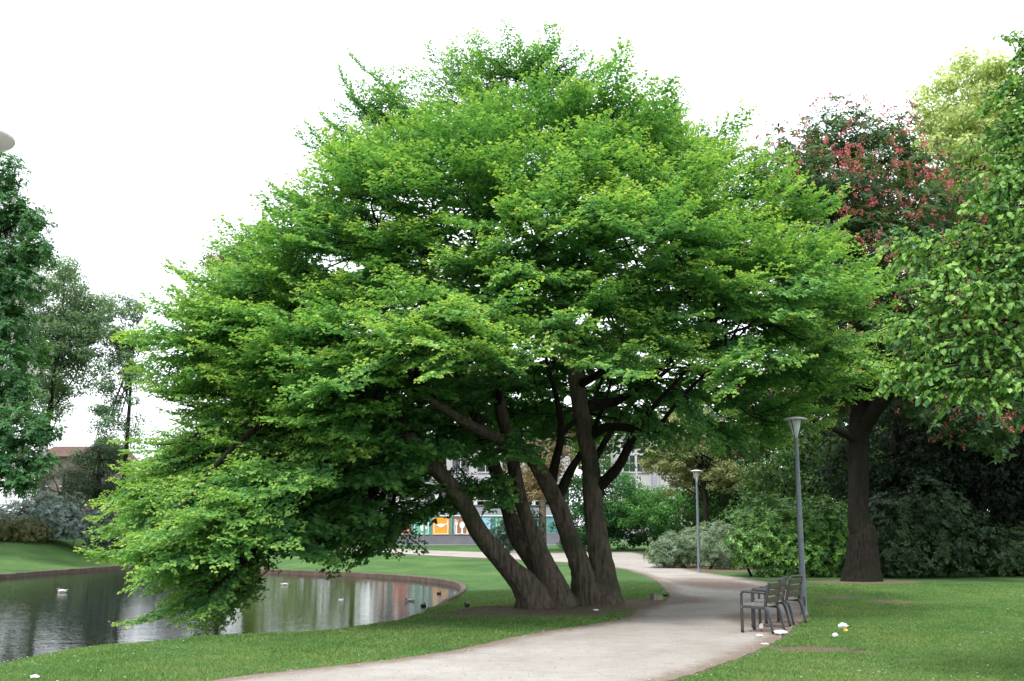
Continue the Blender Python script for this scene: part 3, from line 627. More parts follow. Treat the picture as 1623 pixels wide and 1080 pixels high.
# white-flowering chestnut at the left edge
bs = base_at(-95, 55)
wc = empty('white_flowering_chestnut_tree', bs, 'chestnut tree with white flower candles beyond the pond', 'tree')
V, F = tube([bs - [0, 0, .2], bs + [0, 0, 3], bs + [.3, 0, 9], bs + [.2, 0, 17]], [.6, .42, .3, .08], 14, 30, lobes=.07, rough=.02, seed=31, flare=.25); mesh('trunk', V, F, M['bark_dark'], wc, True, bs)
WL = [(5, 275, 0, 1.2), (-25, 330, 0, 2.0), (40, 345, 0, 1.2), (62, 395, -.5, .9), (0, 420, -.5, 1.8), (42, 450, -.5, 1.0), (10, 510, -.5, 1.4), (-10, 580, -1, 1.8), (22, 620, -1, 1.1), (30, 680, -1.5, 1.4), (66, 680, -1.5, .85), (64, 730, -1.5, .85), (20, 740, -1.5, 1.2), (30, 772, -1.5, .6), (-45, 480, 0, 2.6), (-65, 620, 0, 2.8), (-50, 740, -1, 1.9), (-80, 350, 0, 2.6), (-130, 560, 0, 3), (-5, 700, 1.5, 2.0), (0, 560, 2, 2.4), (0, 400, 2, 2.2)]
fo, bl = Leaves(), Leaves()
for px, py, dd, r in WL:
    cp = at(px, py, 54 + dd); k = int(20 * r * r) + 6; c, o = shell((*cp, r, r, r * .85), k, .55, 1.0)
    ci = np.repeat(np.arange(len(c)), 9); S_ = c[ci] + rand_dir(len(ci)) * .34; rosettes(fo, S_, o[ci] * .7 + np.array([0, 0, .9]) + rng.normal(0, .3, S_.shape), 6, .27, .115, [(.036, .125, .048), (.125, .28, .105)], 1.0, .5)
    c2, o2 = shell((*cp, r, r, r * .85), int(11 * r * r) + 2, .98, 1.1); c2 = c2[o2[:, 1] < .4]; m = 26; bi = np.repeat(np.arange(len(c2)), m); h = rng.random(len(bi)); d = rand_dir(len(bi)); rr = .08 * (1 - .75 * h)
    bl.add(c2[bi] + np.stack([d[:, 0] * rr, d[:, 1] * rr, h * .24], 1), d + [0, 0, .3], rand_dir(len(bi)), .06, .05, mixc((.60, .56, .50), (.78, .76, .72), rng.random(len(bi))))
    V, F = tube([bs + [.2, 0, max(2.0, cp[2] * .6)], (cp + bs + [0, 0, cp[2] * .8]) / 2, cp], [.14, .09, .03], 6, 10, seed=k); mesh('branch', V, F, M['bark_dark'], wc, True, bs)
fo.build('crown', M['leaf'], wc, bs); bl.build('blossom', M['petal'], wc, bs)
bs = base_at(60, 85)
make_tree('glare_paled_tree', 'tall tree, leaf green paled in its colour for sky glare, behind the white-flowered chestnut', bs, ([bs - [0, 0, .2], bs + [0, 0, 6], bs + [.4, 0, 13], bs + [.6, 0, 19]], [.30, .24, .15, .03]),
          [((at(70, 480, 85)[0], 85, 20, 4.2, 4, 4.6), 70, 1.1), ((at(115, 530, 85)[0], 85, 16.5, 2.8, 3, 3.2), 40, 1.0), ((at(80, 580, 85)[0], 85, 14, 2.8, 3, 2.4), 30, 1.0), ((at(40, 520, 86)[0], 86, 17, 4, 4, 5), 40, 1.2), ((at(50, 640, 85)[0], 85, 11.2, 3.0, 3, 2.4), 30, 1.0), ((at(130, 480, 86)[0], 86, 18.5, 2.2, 2.4, 2.4), 24, .9)],
          dict(mode='clump', per=210, L=.20, W=.13, cols=[(.09, .17, .085), (.20, .30, .16)], open=True), nb=26, seed=32)  # leaf colours lightened to imitate glare from the bright sky
bs = base_at(190, 85)
make_tree('slender_airy_tree', 'slender airy tree with thin stem beside the glare-paled tree, its leaf colour paled likewise', bs, ([bs - [0, 0, .2], bs + [.1, 0, 8], bs + [.1, 0, 13], bs + [0, 0, 17.5]], [.2, .15, .08, .02]),
          [((at(192, 500, 85)[0], 85, 18, 2.0, 2, 2.6), 26, .8), ((at(190, 590, 85)[0], 85, 13.5, 2.0, 2, 2.6), 22, .8), ((at(185, 660, 85)[0], 85, 9.5, 2.2, 2, 2.2), 22, .8), ((at(205, 550, 86)[0], 86, 15.5, 2.0, 2, 2.4), 20, .8), ((at(165, 700, 85)[0], 85, 7.5, 2.0, 2, 1.6), 20, .8)],
          dict(mode='clump', per=170, L=.18, W=.12, cols=[(.085, .16, .085), (.18, .28, .155)], open=True), nb=24, seed=33)  # sky glare put into these leaf colours too, paler than the plain green
bs = base_at(400, 80)
make_tree('far_round_tree', 'pale twiggy treetop showing above the left shoulder of the big tree', bs, ([bs - [0, 0, .2], bs + [0, 0, 8], bs + [0, 0, 24]], [.5, .4, .08]),
          [((at(405, 430, 80)[0], 80, 20.5, 4.2, 4, 4.6), 80, 1.1)], dict(mode='clump', per=200, L=.18, W=.12, cols=[(.10, .13, .06), (.17, .19, .10)], open=True), nb=26, seed=34)
# yellow-green tree, top right
bs = base_at(1600, 48)
make_tree('yellow_green_tree', 'tall yellow-green spring tree behind the red-flowering chestnut', bs, ([bs - [0, 0, .2], bs + [-.3, 0, 8], bs + [-.8, 0, 16]], [.45, .26, .03]),
          [((at(1570, 130, 48)[0], 48, 21.4, 3.2, 3.0, 3.0), 80, .75), ((at(1525, 220, 48)[0], 48, 18.8, 2.9, 2.6, 2.8), 75, .75), ((at(1500, 330, 49)[0], 49, 15.5, 2.2, 2.4, 2.6), 40, .75), ((at(1610, 260, 48)[0], 48, 17.5, 3.5, 3.0, 4.0), 60, .85), ((at(1640, 330, 48)[0], 48, 15.5, 4.5, 4.0, 4.5), 40, .9), ((at(1560, 420, 49)[0], 49, 12.5, 4.5, 3.0, 3), 30, .9)],
          dict(mode='clump', per=190, L=.18, W=.13, cols=[(.27, .36, .12), (.52, .60, .27)], open=True), nb=30, seed=35)
# dark evergreens behind the right lawn
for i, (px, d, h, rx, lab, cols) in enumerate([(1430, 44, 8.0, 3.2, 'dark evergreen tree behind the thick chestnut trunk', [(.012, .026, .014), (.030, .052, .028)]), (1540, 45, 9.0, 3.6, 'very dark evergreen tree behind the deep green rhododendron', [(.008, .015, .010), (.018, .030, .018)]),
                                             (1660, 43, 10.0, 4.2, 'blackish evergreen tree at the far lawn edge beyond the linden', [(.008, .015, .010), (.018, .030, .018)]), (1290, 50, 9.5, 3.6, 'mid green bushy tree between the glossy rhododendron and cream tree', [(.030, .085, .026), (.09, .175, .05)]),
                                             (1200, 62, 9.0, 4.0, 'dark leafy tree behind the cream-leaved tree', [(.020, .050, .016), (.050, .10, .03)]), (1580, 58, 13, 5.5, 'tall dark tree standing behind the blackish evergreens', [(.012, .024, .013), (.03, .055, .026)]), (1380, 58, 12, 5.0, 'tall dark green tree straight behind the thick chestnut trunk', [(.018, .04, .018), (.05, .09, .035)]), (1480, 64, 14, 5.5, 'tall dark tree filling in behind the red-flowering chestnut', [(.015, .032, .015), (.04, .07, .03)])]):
    bs = base_at(px, d)
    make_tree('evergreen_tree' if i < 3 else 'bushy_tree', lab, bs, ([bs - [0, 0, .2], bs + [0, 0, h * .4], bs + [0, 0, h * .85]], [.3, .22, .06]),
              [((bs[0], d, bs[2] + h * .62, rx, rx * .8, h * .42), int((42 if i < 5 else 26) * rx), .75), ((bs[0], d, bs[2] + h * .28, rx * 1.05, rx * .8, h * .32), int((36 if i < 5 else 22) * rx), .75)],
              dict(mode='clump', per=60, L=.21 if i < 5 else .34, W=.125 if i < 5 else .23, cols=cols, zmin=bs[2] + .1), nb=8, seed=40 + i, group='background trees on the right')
# centre background
for px, d, h, rx, lab in [(1010, 120, 17, 6.5, 'tall mid green tree rising behind the pale brick building'), (1150, 118, 18, 7, 'tall leafy tree rising behind the right end of the pale building'), (870, 118, 16, 6, 'tall tree rising behind the roof of the panelled building')]:
    bs = base_at(px, d); make_tree('far_tall_tree', lab, bs, ([bs - [0, 0, .2], bs + [0, 0, h * .4], bs + [0, 0, h * .8]], [.4, .3, .08]), [((bs[0], d, h * .66, rx, rx * .8, h * .34), 90, 1.2)], dict(mode='clump', per=70, L=.40, W=.28, cols=[(.06, .11, .05), (.15, .22, .10)]), nb=10, seed=int(px), group='far trees behind the buildings')
bs = base_at(955, 68)
make_tree('hornbeam_bush', 'rounded deep green bushy tree behind the bend of the path', bs, ([bs - [0, 0, .2], bs + [0, 0, 2], bs + [0, 0, 4.6]], [.2, .15, .05]),
          [((at(965, 800, 68)[0], 68, bs[2] + 3.2, 2.6, 2.2, 2.2), 110, .6), ((at(935, 835, 68)[0], 68, bs[2] + 1.6, 2.4, 2.2, 1.5), 90, .55), ((at(1010, 830, 69)[0], 69, bs[2] + 1.6, 2.2, 2, 1.6), 80, .55)], dict(mode='clump', per=120, L=.13, W=.10, cols=[(.025, .10, .034), (.075, .20, .065)], zmin=bs[2] + .05), nb=8, seed=50)
bs = base_at(1075, 72)
make_tree('low_green_tree', 'mid green spreading shrub tree behind the second lamp post', bs, ([bs - [0, 0, .2], bs + [0, 0, 2], bs + [0, 0, 4]], [.2, .15, .05]),
          [((at(1090, 815, 66)[0], 66, bs[2] + 2.2, 4.2, 2.4, 1.5), 150, .6), ((at(1180, 810, 68)[0], 68, bs[2] + 2.2, 3.5, 2.4, 1.7), 110, .6)], dict(mode='clump', per=110, L=.14, W=.11, cols=[(.035, .13, .035), (.12, .29, .07)], zmin=bs[2] + .05), nb=10, seed=51)
bs = base_at(1118, 58)
make_tree('cream_leaved_tree', 'young tree with cream-green spring leaves behind the second lamp post', bs, ([bs - [0, 0, .2], bs + [.05, 0, 3.2], bs + [-.1, 0, 6.0]], [.17, .13, .04]),
          [((at(1115, 730, 58)[0], 58, 5.6, 2.2, 1.8, 1.4), 40, .5), ((at(1180, 765, 57)[0], 57, 4.3, 2.3, 1.5, .8), 40, .42), ((at(1065, 745, 58)[0], 58, 5.0, 1.4, 1.4, .9), 22, .42), ((at(1230, 780, 57)[0], 57, 3.8, 1.4, 1.3, .6), 20, .4), ((at(1100, 690, 58.5)[0], 58.5, 7.0, 1.7, 1.6, 1.3), 40, .5), ((at(1075, 715, 58)[0], 58, 6.2, 1.3, 1.4, 1.2), 34, .45), ((at(1050, 735, 59)[0], 59, 5.4, 1.3, 1.4, 1.1), 30, .42), ((at(1090, 768, 59)[0], 59, 4.2, 1.3, 1.3, .8), 26, .4)],
          dict(mode='clump', per=130, L=.12, W=.09, cols=[(.16, .19, .07), (.40, .42, .23)], flat=.5, open=True), nb=26, bark='bark_dark', seed=52)
bs = base_at(860, 66)
make_tree('copper_leaved_tree', 'young tree with coppery leaves and pale straight trunk beside the path', bs, ([bs - [0, 0, .2], bs + [0, 0, 3], bs + [0, 0, 7]], [.24, .21, .06]),
          [((at(855, 740, 66)[0], 66, 5.8, 2.4, 2, 1.8), 50, .6), ((at(830, 780, 66)[0], 66, 4.0, 1.7, 1.6, 1.2), 30, .55), ((at(890, 690, 66)[0], 66, 7.6, 2.2, 2, 1.5), 36, .6)],
          dict(mode='clump', per=110, L=.13, W=.09, cols=[(.16, .12, .055), (.34, .26, .15)], open=True), nb=20, bark='bark_pale', seed=53)
bs = base_at(560, 72)
make_tree('light_green_shrub_tree', 'light green feathery tree by the far lawn in front of the panelled building', bs, ([bs - [0, 0, .2], bs + [0, 0, 3], bs + [0, 0, 7]], [.2, .16, .05]),
          [((at(540, 760, 72)[0], 72, 4.8, 2.6, 2, 2.4), 60, .6), ((at(500, 810, 70)[0], 70, 2.4, 2.4, 2, 1.7), 60, .55), ((at(600, 725, 72)[0], 72, 6.6, 2.2, 1.8, 1.4), 40, .55), ((at(690, 710, 74)[0], 74, 8.0, 3.4, 1.6, 1.2), 40, .5), ((at(450, 770, 71)[0], 71, 4.4, 3.0, 2, 2.6), 60, .6), ((at(440, 840, 69)[0], 69, 1.6, 2.6, 2, 1.3), 50, .55), ((at(555, 845, 70)[0], 70, 1.4, 2.0, 1.6, 1.0), 40, .5)], dict(mode='clump', per=75, L=.17, W=.13, cols=[(.10, .18, .05), (.28, .38, .12)], open=True, zmin=.5), nb=18, seed=54)
bs = base_at(350, 78)
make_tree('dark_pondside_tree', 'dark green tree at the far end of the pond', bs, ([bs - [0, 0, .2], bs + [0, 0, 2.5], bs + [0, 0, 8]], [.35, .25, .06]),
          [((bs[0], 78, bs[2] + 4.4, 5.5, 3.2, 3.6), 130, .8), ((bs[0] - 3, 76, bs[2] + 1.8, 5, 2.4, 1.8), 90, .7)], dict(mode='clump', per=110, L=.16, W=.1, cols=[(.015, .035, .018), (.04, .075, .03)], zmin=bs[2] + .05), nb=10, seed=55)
bs = base_at(150, 70)
make_tree('dark_yew_tree', 'dark conical yew below the slender airy tree', bs, ([bs - [0, 0, .2], bs + [0, 0, 2.5], bs + [0, 0, 5.6]], [.3, .2, .05]),
          [((at(155, 740, 70)[0], 70, bs[2] + 4.0, 1.7, 1.5, 1.9), 70, .5), ((at(150, 790, 70)[0], 70, bs[2] + 1.9, 2.5, 2, 1.8), 90, .55)], dict(mode='clump', per=130, L=.12, W=.05, cols=[(.012, .030, .018), (.034, .06, .03)], zmin=bs[2]), nb=6, seed=56)
bs = base_at(95, 72)
make_tree('blue_grey_tree', 'silvery blue-grey shrub tree in front of the tiled roof', bs, ([bs - [0, 0, .2], bs + [0, 0, 2], bs + [0, 0, 4]], [.2, .14, .04]),
          [((at(92, 765, 72)[0], 72, bs[2] + 3.0, 1.9, 1.5, 2.1), 80, .5), ((at(130, 745, 74)[0], 74, bs[2] + 4.0, 1.2, 1.2, 1.4), 40, .45), ((at(30, 775, 70)[0], 70, bs[2] + 2.0, 2.6, 1.5, 1.6), 60, .5)], dict(mode='clump', per=110, L=.12, W=.05, cols=[(.06, .075, .06), (.14, .155, .135)], zmin=bs[2]), nb=10, seed=57)

# ------------------------------------------------------------------ rhododendrons and shrubs
rng = np.random.default_rng(13)
def bush(name, label, base, ells, cols, L=.14, W=.045, dens=34, k=8, mat='gloss', group=None, seed=0):
    root = empty(name, base, label, 'shrub', group); fo = Leaves()
    for ell in ells:
        rx, ry, rz = ell[3:6]; area = 4 * math.pi * ((rx * ry) ** 1.6 / 3 + (rx * rz) ** 1.6 / 3 + (ry * rz) ** 1.6 / 3) ** (1 / 1.6)
        P, o = shell(ell, int(area * dens), .80, 1.03, base[2] + .06, lump=.16); rosettes(fo, P, o + np.array([0, 0, .55]) + rng.normal(0, .25, P.shape), k, L, W, cols, 1.0, .30)
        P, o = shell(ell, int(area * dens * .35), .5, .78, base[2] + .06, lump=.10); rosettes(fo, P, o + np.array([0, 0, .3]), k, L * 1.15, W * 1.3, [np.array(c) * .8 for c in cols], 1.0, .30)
    for i in range(5):
        ell = ells[i % len(ells)]; q = np.array(ell[:3]) + rng.normal(0, .3, 3) * np.array(ell[3:6]); p = np.array([base[0] + rng.normal(0, .3) + (ell[0] - base[0]) * .6, ell[1], base[2] - .05])
        V, F = tube([p, (p + q) / 2 + rng.normal(0, .1, 3), q], [.05, .035, .012], 6, 8); mesh('stem', V, F, M['bark_dark'], root, True, base)
    fo.build('foliage', M[mat], root, base); return root
def E(px, py, d, rx, ry, rz): p = at(px, py, d); return (p[0], p[1], p[2], rx, ry, rz)
G1 = [(.024, .090, .020), (.165, .34, .052)]; G2 = [(.013, .038, .012), (.038, .080, .022)]; G3 = [(.10, .17, .11), (.29, .37, .25)]; G4 = [(.075, .125, .105), (.25, .33, .28)]; G5 = [(.11, .125, .055), (.24, .24, .11)]
b = base_at(1230, 39.0)
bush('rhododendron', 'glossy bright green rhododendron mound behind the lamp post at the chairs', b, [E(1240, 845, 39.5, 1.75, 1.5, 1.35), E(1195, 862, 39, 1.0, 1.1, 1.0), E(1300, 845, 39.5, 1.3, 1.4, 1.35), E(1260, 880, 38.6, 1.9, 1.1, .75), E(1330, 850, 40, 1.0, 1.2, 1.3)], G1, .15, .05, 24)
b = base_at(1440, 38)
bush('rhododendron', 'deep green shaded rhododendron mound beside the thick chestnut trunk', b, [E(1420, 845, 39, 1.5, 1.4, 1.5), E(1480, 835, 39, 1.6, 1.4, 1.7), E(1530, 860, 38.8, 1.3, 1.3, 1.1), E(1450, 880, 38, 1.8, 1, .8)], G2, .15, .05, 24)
b = base_at(1090, 48)
bush('rhododendron', 'low grey-green rhododendron at the bend of the path', b, [E(1070, 872, 47.5, 1.15, 1.1, .75), E(1115, 862, 49, 1.4, 1.2, .95), E(1150, 865, 46, 1.2, 1.1, 1.0), E(1050, 880, 47, .7, .8, .5)], G3, .16, .05, 26, mat='leaf')
b = base_at(1600, 40)
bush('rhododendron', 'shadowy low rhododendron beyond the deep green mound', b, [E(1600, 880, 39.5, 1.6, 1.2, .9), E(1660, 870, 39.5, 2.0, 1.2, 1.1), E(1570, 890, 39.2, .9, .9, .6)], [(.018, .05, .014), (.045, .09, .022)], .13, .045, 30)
b = base_at(805, 62)
bush('dark_shrub', 'low dark bluish shrub behind the leaning trunks by the far path', b, [E(805, 850, 64, 1.3, 1, 1.2), E(830, 840, 66, 1.3, 1, 1.7)], [(.02, .045, .03), (.05, .09, .06)], .15, .05, 26, mat='leaf')
b = base_at(60, 62)
bush('rhododendron', 'blue-grey rhododendron mound on the far pond bank', b, [E(75, 822, 60, 2.2, 1.8, 1.5), E(15, 835, 60, 2.2, 1.6, 1.2), E(118, 842, 59.5, 1.5, 1.2, 1.0)], G4, .19, .06, 20)
b = base_at(160, 63)
bush('rhododendron', 'slate green rhododendron between the blue-grey mound and the big tree', b, [E(165, 832, 60, 1.7, 1.5, 1.2), E(220, 850, 64, 2.4, 1.6, 1.1), E(290, 855, 68, 2.6, 1.6, 1.3)], [(.050, .078, .068), (.14, .18, .16)], .19, .06, 20)
b = base_at(35, 58)
bush('olive_shrub', 'olive yellow-green low shrub in front of the blue-grey rhododendron', b, [E(45, 843, 58, 1.1, .9, .72), E(0, 843, 58, 1.4, .9, .75)], G5, .15, .05, 28, mat='leaf')
b = base_at(-90, 58)
bush('olive_shrub', 'dull green low shrub under the white-flowered chestnut', b, [E(-90, 840, 58, 2.2, 1.0, .9)], [(.05, .075, .03), (.10, .13, .05)], .15, .05, 26, mat='leaf')

# ------------------------------------------------------------------ near linden reaching in from the right
rng = np.random.default_rng(14)
LB = np.array([9.6, 13.6, 0.0])
lin = empty('linden_tree', LB, 'linden with large fresh green leaves overhanging the lawn beside the chairs', 'tree')
V, F = tube([LB - [0, 0, .2], LB + [0, 0, 1.2], LB + [-.1, 0, 4], LB + [0, .2, 8], LB + [.1, .2, 11]], [.42, .3, .26, .16, .04], 18, 30, lobes=.08, rough=.02, flare=.3, seed=60); mesh('trunk', V, F, M['bark'], lin, True, LB)
fo = Leaves(); near = []; ltw = MB(); LC = [(.036, .135, .028), (.26, .46, .090)]
def linden_twig(B, az, el, L, fo, sag):
    n = 9; s = np.linspace(0, 1, n); ee = el - sag * s; T = np.stack([np.cos(ee) * np.cos(az), np.cos(ee) * np.sin(az), np.sin(ee)], 1)
    A = B + np.vstack([[0, 0, 0], np.cumsum(T[:-1] * L / (n - 1), 0)]); ltw.tube([A[0], A[4], A[-1]], [.009, .006, .003], 3, 3)
    k = int(L / .026); st = np.linspace(.1, 1, k); P = np.stack([np.interp(st, s, A[:, j]) for j in range(3)], 1); tx = nrm(np.stack([np.interp(st, s, T[:, j]) for j in range(3)], 1))
    sv = nrm(np.cross(tx, [0, 0, 1])); sd = np.where(np.arange(k) % 2 == 0, 1, -1)[:, None]
    D = tx * .45 + sv * sd * .7 + rng.normal(0, .3, P.shape); D[:, 2] -= rng.uniform(.25, 1.0, k); D = nrm(D)
    P = P + sv * sd * .04 + np.array([0, 0, -.02]); N = np.array([0, 0, .8]) + sv * sd * .25 + rng.normal(0, .45, P.shape) + tx * .3
    l = .068 * rng.uniform(.6, 1.15, k); C = mixc(LC[0], LC[1], np.clip(rng.normal(.42, .34, k) + rng.normal(0, .15), 0, 1)); fo.add(P, D, N, l, l * .95, C)
lobes_px = [(1600, 70, 12.2, .5), (1575, 140, 12.0, .6), (1600, 210, 11.8, .7), (1555, 215, 12.4, .55), (1570, 290, 11.6, .75), (1530, 330, 12.0, .55), (1600, 370, 11.4, .8), (1545, 400, 11.6, .75), (1480, 410, 12.0, .5), (1440, 395, 12.3, .32), (1600, 460, 11.3, .8), (1530, 480, 11.5, .75), (1470, 490, 11.8, .5), (1435, 520, 12.0, .35),
            (1590, 545, 11.3, .7), (1520, 555, 11.5, .65), (1460, 585, 11.8, .45), (1420, 600, 12.0, .25), (1500, 610, 11.6, .4), (1570, 610, 11.3, .5), (1610, 630, 11.2, .4), (1640, 300, 12.5, 1.0), (1680, 150, 12.5, 1.1), (1680, 450, 12.2, 1.2), (1720, 600, 12.0, 1.0), (1760, 300, 13, 1.4), (1650, 520, 12.8, .9), (1640, 420, 13.2, .9), (1690, 20, 12.8, 1.0), (1760, 60, 13.2, 1.5)]
for _ in range(46):
    a_ = rng.uniform(0, 6.28); z_ = rng.uniform(3.4, 11.5); r_ = rng.uniform(1.6, 3.9) * math.sqrt(max(.12, 1 - ((z_ - 6.2) / 6.2) ** 2)); q_ = LB + np.array([r_ * math.cos(a_), r_ * math.sin(a_), z_])
    if q_[0] / q_[1] < .56: continue
    lobes_px.append((q_[0], q_[1], q_[2], rng.uniform(.85, 1.25), 1))
for i, (px, py, d, r, *wide) in enumerate(lobes_px):
    c = np.array([px, py, d]) if wide else at(px + (58 if py < 360 else 22), py - 4, d); o = c - (LB + [0, 0, c[2] * .9]); az0 = math.atan2(o[1], o[0])
    hd = np.linalg.norm((c - LB)[:2]); st_ = LB + np.array([0, 0, np.clip(c[2] - hd * rng.uniform(.45, .95), 1.9, 10)]); m1 = st_ * .6 + c * .4 + np.array([rng.normal(0, .3), rng.normal(0, .3), .25 * hd * rng.uniform(.2, .9)]); m2 = st_ * .25 + c * .75 + np.array([rng.normal(0, .2), rng.normal(0, .2), .12 * hd])
    V, F = tube([st_, m1, m2, c], [.05 * rng.uniform(.7, 1.3), .034, .02, .008], 6, 14, rough=.05, seed=i); mesh('branch', V, F, M['bark_dark'], lin, True, LB)
    for _ in range(int(14 + 50 * r * r) if not wide else int(30 * r * r)):
        B = c + rand_dir(1)[0] * r * rng.uniform(.1, .75 if not wide else 1.1) * np.array([1, 1, .8]); linden_twig(B, az0 + rng.normal(0, .9), rng.normal(.1, .35), rng.uniform(.25, .58), fo, rng.uniform(.4, 1.1))
P, D, N, L_, W_, C = fo.arrays()
# the 300 leaves that show largest become single leaves, the rest one mass
pc = P - np.array([0, 0, EYE]); u = pc[:, 0] / pc[:, 1]; vis = (u < .47) & (P[:, 2] > 2.4); score = np.where(vis, L_ / pc[:, 1] - (u - .33) * .0015, -1); order = np.argsort(-score); pick = order[:300]; rest = np.setdiff1d(np.arange(len(P)), pick)
fr = Leaves(); fr.add(P[rest], D[rest], N[rest], L_[rest], W_[rest], C[rest]); fr.build('crown', M['linden'], lin, LB, 'heart')
lm = []
for j in range(3):
    me = bpy.data.meshes.new('leaf'); TT = [(0, 0, 0), (-.06, .22, .03), (.10, .44, .08), (.36, .48, .10), (.66, .32, .07), (1.0, 0, -.12), (.66, -.32, .07), (.36, -.48, .10), (.10, -.44, .08), (-.06, -.22, .03), (.4, 0, 0)]
    me.from_pydata([tuple(t) for t in TT], [], [(0, 1, 2, 10), (10, 2, 3), (10, 3, 4), (10, 4, 5), (10, 5, 6), (10, 6, 7), (10, 7, 8), (0, 10, 8, 9)])
    a_ = me.attributes.new('col', 'FLOAT_COLOR', 'POINT'); c_ = np.array(LC[0]) * (1 - (.2 + .35 * j)) + np.array(LC[1]) * (.2 + .35 * j); a_.data.foreach_set('color', np.tile([*c_, 1], len(TT)).astype(np.float32)); me.materials.append(M['linden']); me.update(); lm.append(me)
from mathutils import Matrix
for q in pick:
    d_ = D[q]; s_ = nrm(np.cross(N[q], d_)); n_ = np.cross(d_, s_); o = link('leaf', lm[int(rng.integers(0, 3))], lin)
    p_ = P[q] - LB; o.matrix_local = Matrix([[*(d_[i_] * L_[q], s_[i_] * W_[q], n_[i_] * W_[q]), p_[i_]] for i_ in range(3)] + [[0, 0, 0, 1]])
tag(ltw.build('twigs', M['bark_dark'], lin, False, LB), kind='stuff')

# ------------------------------------------------------------------ buildings
def bld(px, d): return (px - 811.5) / FPX * d * 1.0 / (math.cos(PITCH) + math.sin(PITCH) * 0) * 0 + at(px, 837, d)[0]
def hz(py, d): return at(811, py, d)[2]
D1 = 80.0; X = lambda p: bld(p, D1); Z = lambda p: hz(p, D1)
bb = np.array([X(700), D1, ground_z(X(700), D1)])
ho = empty('panelled_building', bb, 'grey low building with coloured picture panels across the far lawn', 'building')
xl, xr = X(588), X(905)
def part(nm, mat, parent, *boxes, **k):
    m = MB()
    for q in boxes: m.box(*q)
    return m.build(nm, M[mat] if isinstance(mat, str) else mat, parent, False, bb, **k)
part('plinth', 'plinth', ho, (xl, xr, D1, D1 + 8, -.3, Z(845)))
part('ledge', 'concrete', ho, (xl, xr, D1 - .35, D1 + .02, -.3, Z(863)))
part('wall', 'teal', ho, (xl, xr, D1 + .06, D1 + 8, Z(845), Z(818)))
part('white_band', 'white', ho, (xl, xr, D1 - .03, D1 + .5, Z(818.5), Z(816.8)))
part('parapet', 'concrete', ho, (xl, xr, D1 - .02, D1 + .3, Z(816.8), Z(802)))
part('coping', 'plinth', ho, (xl, xr, D1 - .08, D1 + .36, Z(802), Z(800.5)))
part('terrace', 'concrete', ho, (xl, xr, D1 + .3, D1 + 2.2, Z(806), Z(801.5)))
part('rail', 'frame', ho, (xl, xr, D1 + .1, D1 + .14, Z(794.6), Z(793.2)))
part('upper_wall', 'dark', ho, (xl, xr, D1 + 2.4, D1 + 8, Z(801), Z(768)))
part('slab', 'concrete', ho, (xl, xr, D1 - .1, D1 + 8, Z(768), Z(758)))
part('top_storey', 'brick', ho, (xl, xr, D1 + .3, D1 + 8, Z(758), Z(700)))
part('roof', 'plinth', ho, (xl, xr, D1 - .1, D1 + 8.2, Z(700), Z(695)))
for p in range(598, 900, 31):
    if abs(p - 655) > 14: part('column', 'white', ho, (X(p - 2.8), X(p + 2.8), D1 + .35, D1 + .7, Z(800.5), Z(768)))
part('column', 'white', ho, (X(650), X(656), D1 + .35, D1 + .7, Z(800.5), Z(784)))
for p in range(591, 888, 16):
    w_ = part('window', 'glass', ho, (X(p), X(p + 14.5), D1 + 2.3, D1 + 2.36, Z(799), Z(769))); part('frame', 'frame', w_, (X(p + 14.6), X(p + 15.8), D1 + 2.26, D1 + 2.4, Z(799), Z(769)), (X(p), X(p + 14.6), D1 + 2.27, D1 + 2.38, Z(788.6), Z(787.8)))
for p in range(596, 870, 40):
    w_ = part('window', 'glass', ho, (X(p), X(p + 26), D1 + .24, D1 + .29, Z(748), Z(718))); part('frame', 'white', w_, (X(p + 12.6), X(p + 13.4), D1 + .2, D1 + .28, Z(748), Z(718)), (X(p), X(p + 26), D1 + .19, D1 + .285, Z(749), Z(748)))
mural = {}
for nm, c in (('red', (.55, .10, .04)), ('green', (.13, .40, .27)), ('orange', (.78, .33, .02)), ('brown', (.30, .13, .06)), ('blue', (.25, .48, .62)), ('ochre', (.55, .38, .10))): mural[nm] = plain('mural_' + nm, c, .6, 0, .08, 3)
def strokes(parent, c0, pts_, wd):
    m = MB(); y = D1 - .055
    for a_, b_ in zip(pts_[:-1], pts_[1:]): m.bar((X(c0 + a_[0]), y, Z(a_[1])), (X(c0 + b_[0]), y, Z(b_[1])), .012, wd)
    m.build('white_line', M['white'], parent, False, bb)
def blobpoly(parent, pts_, y, nm='picture'):
    n = len(pts_); V = [(x, y, z) for x, z in pts_] + [(x, y + .01, z) for x, z in pts_]
    mesh(nm, V, [tuple(range(n)), tuple(range(2 * n - 1, n - 1, -1))] + [(i, n + i, n + (i + 1) % n, (i + 1) % n) for i in range(n)], M['white'], parent, False, bb)
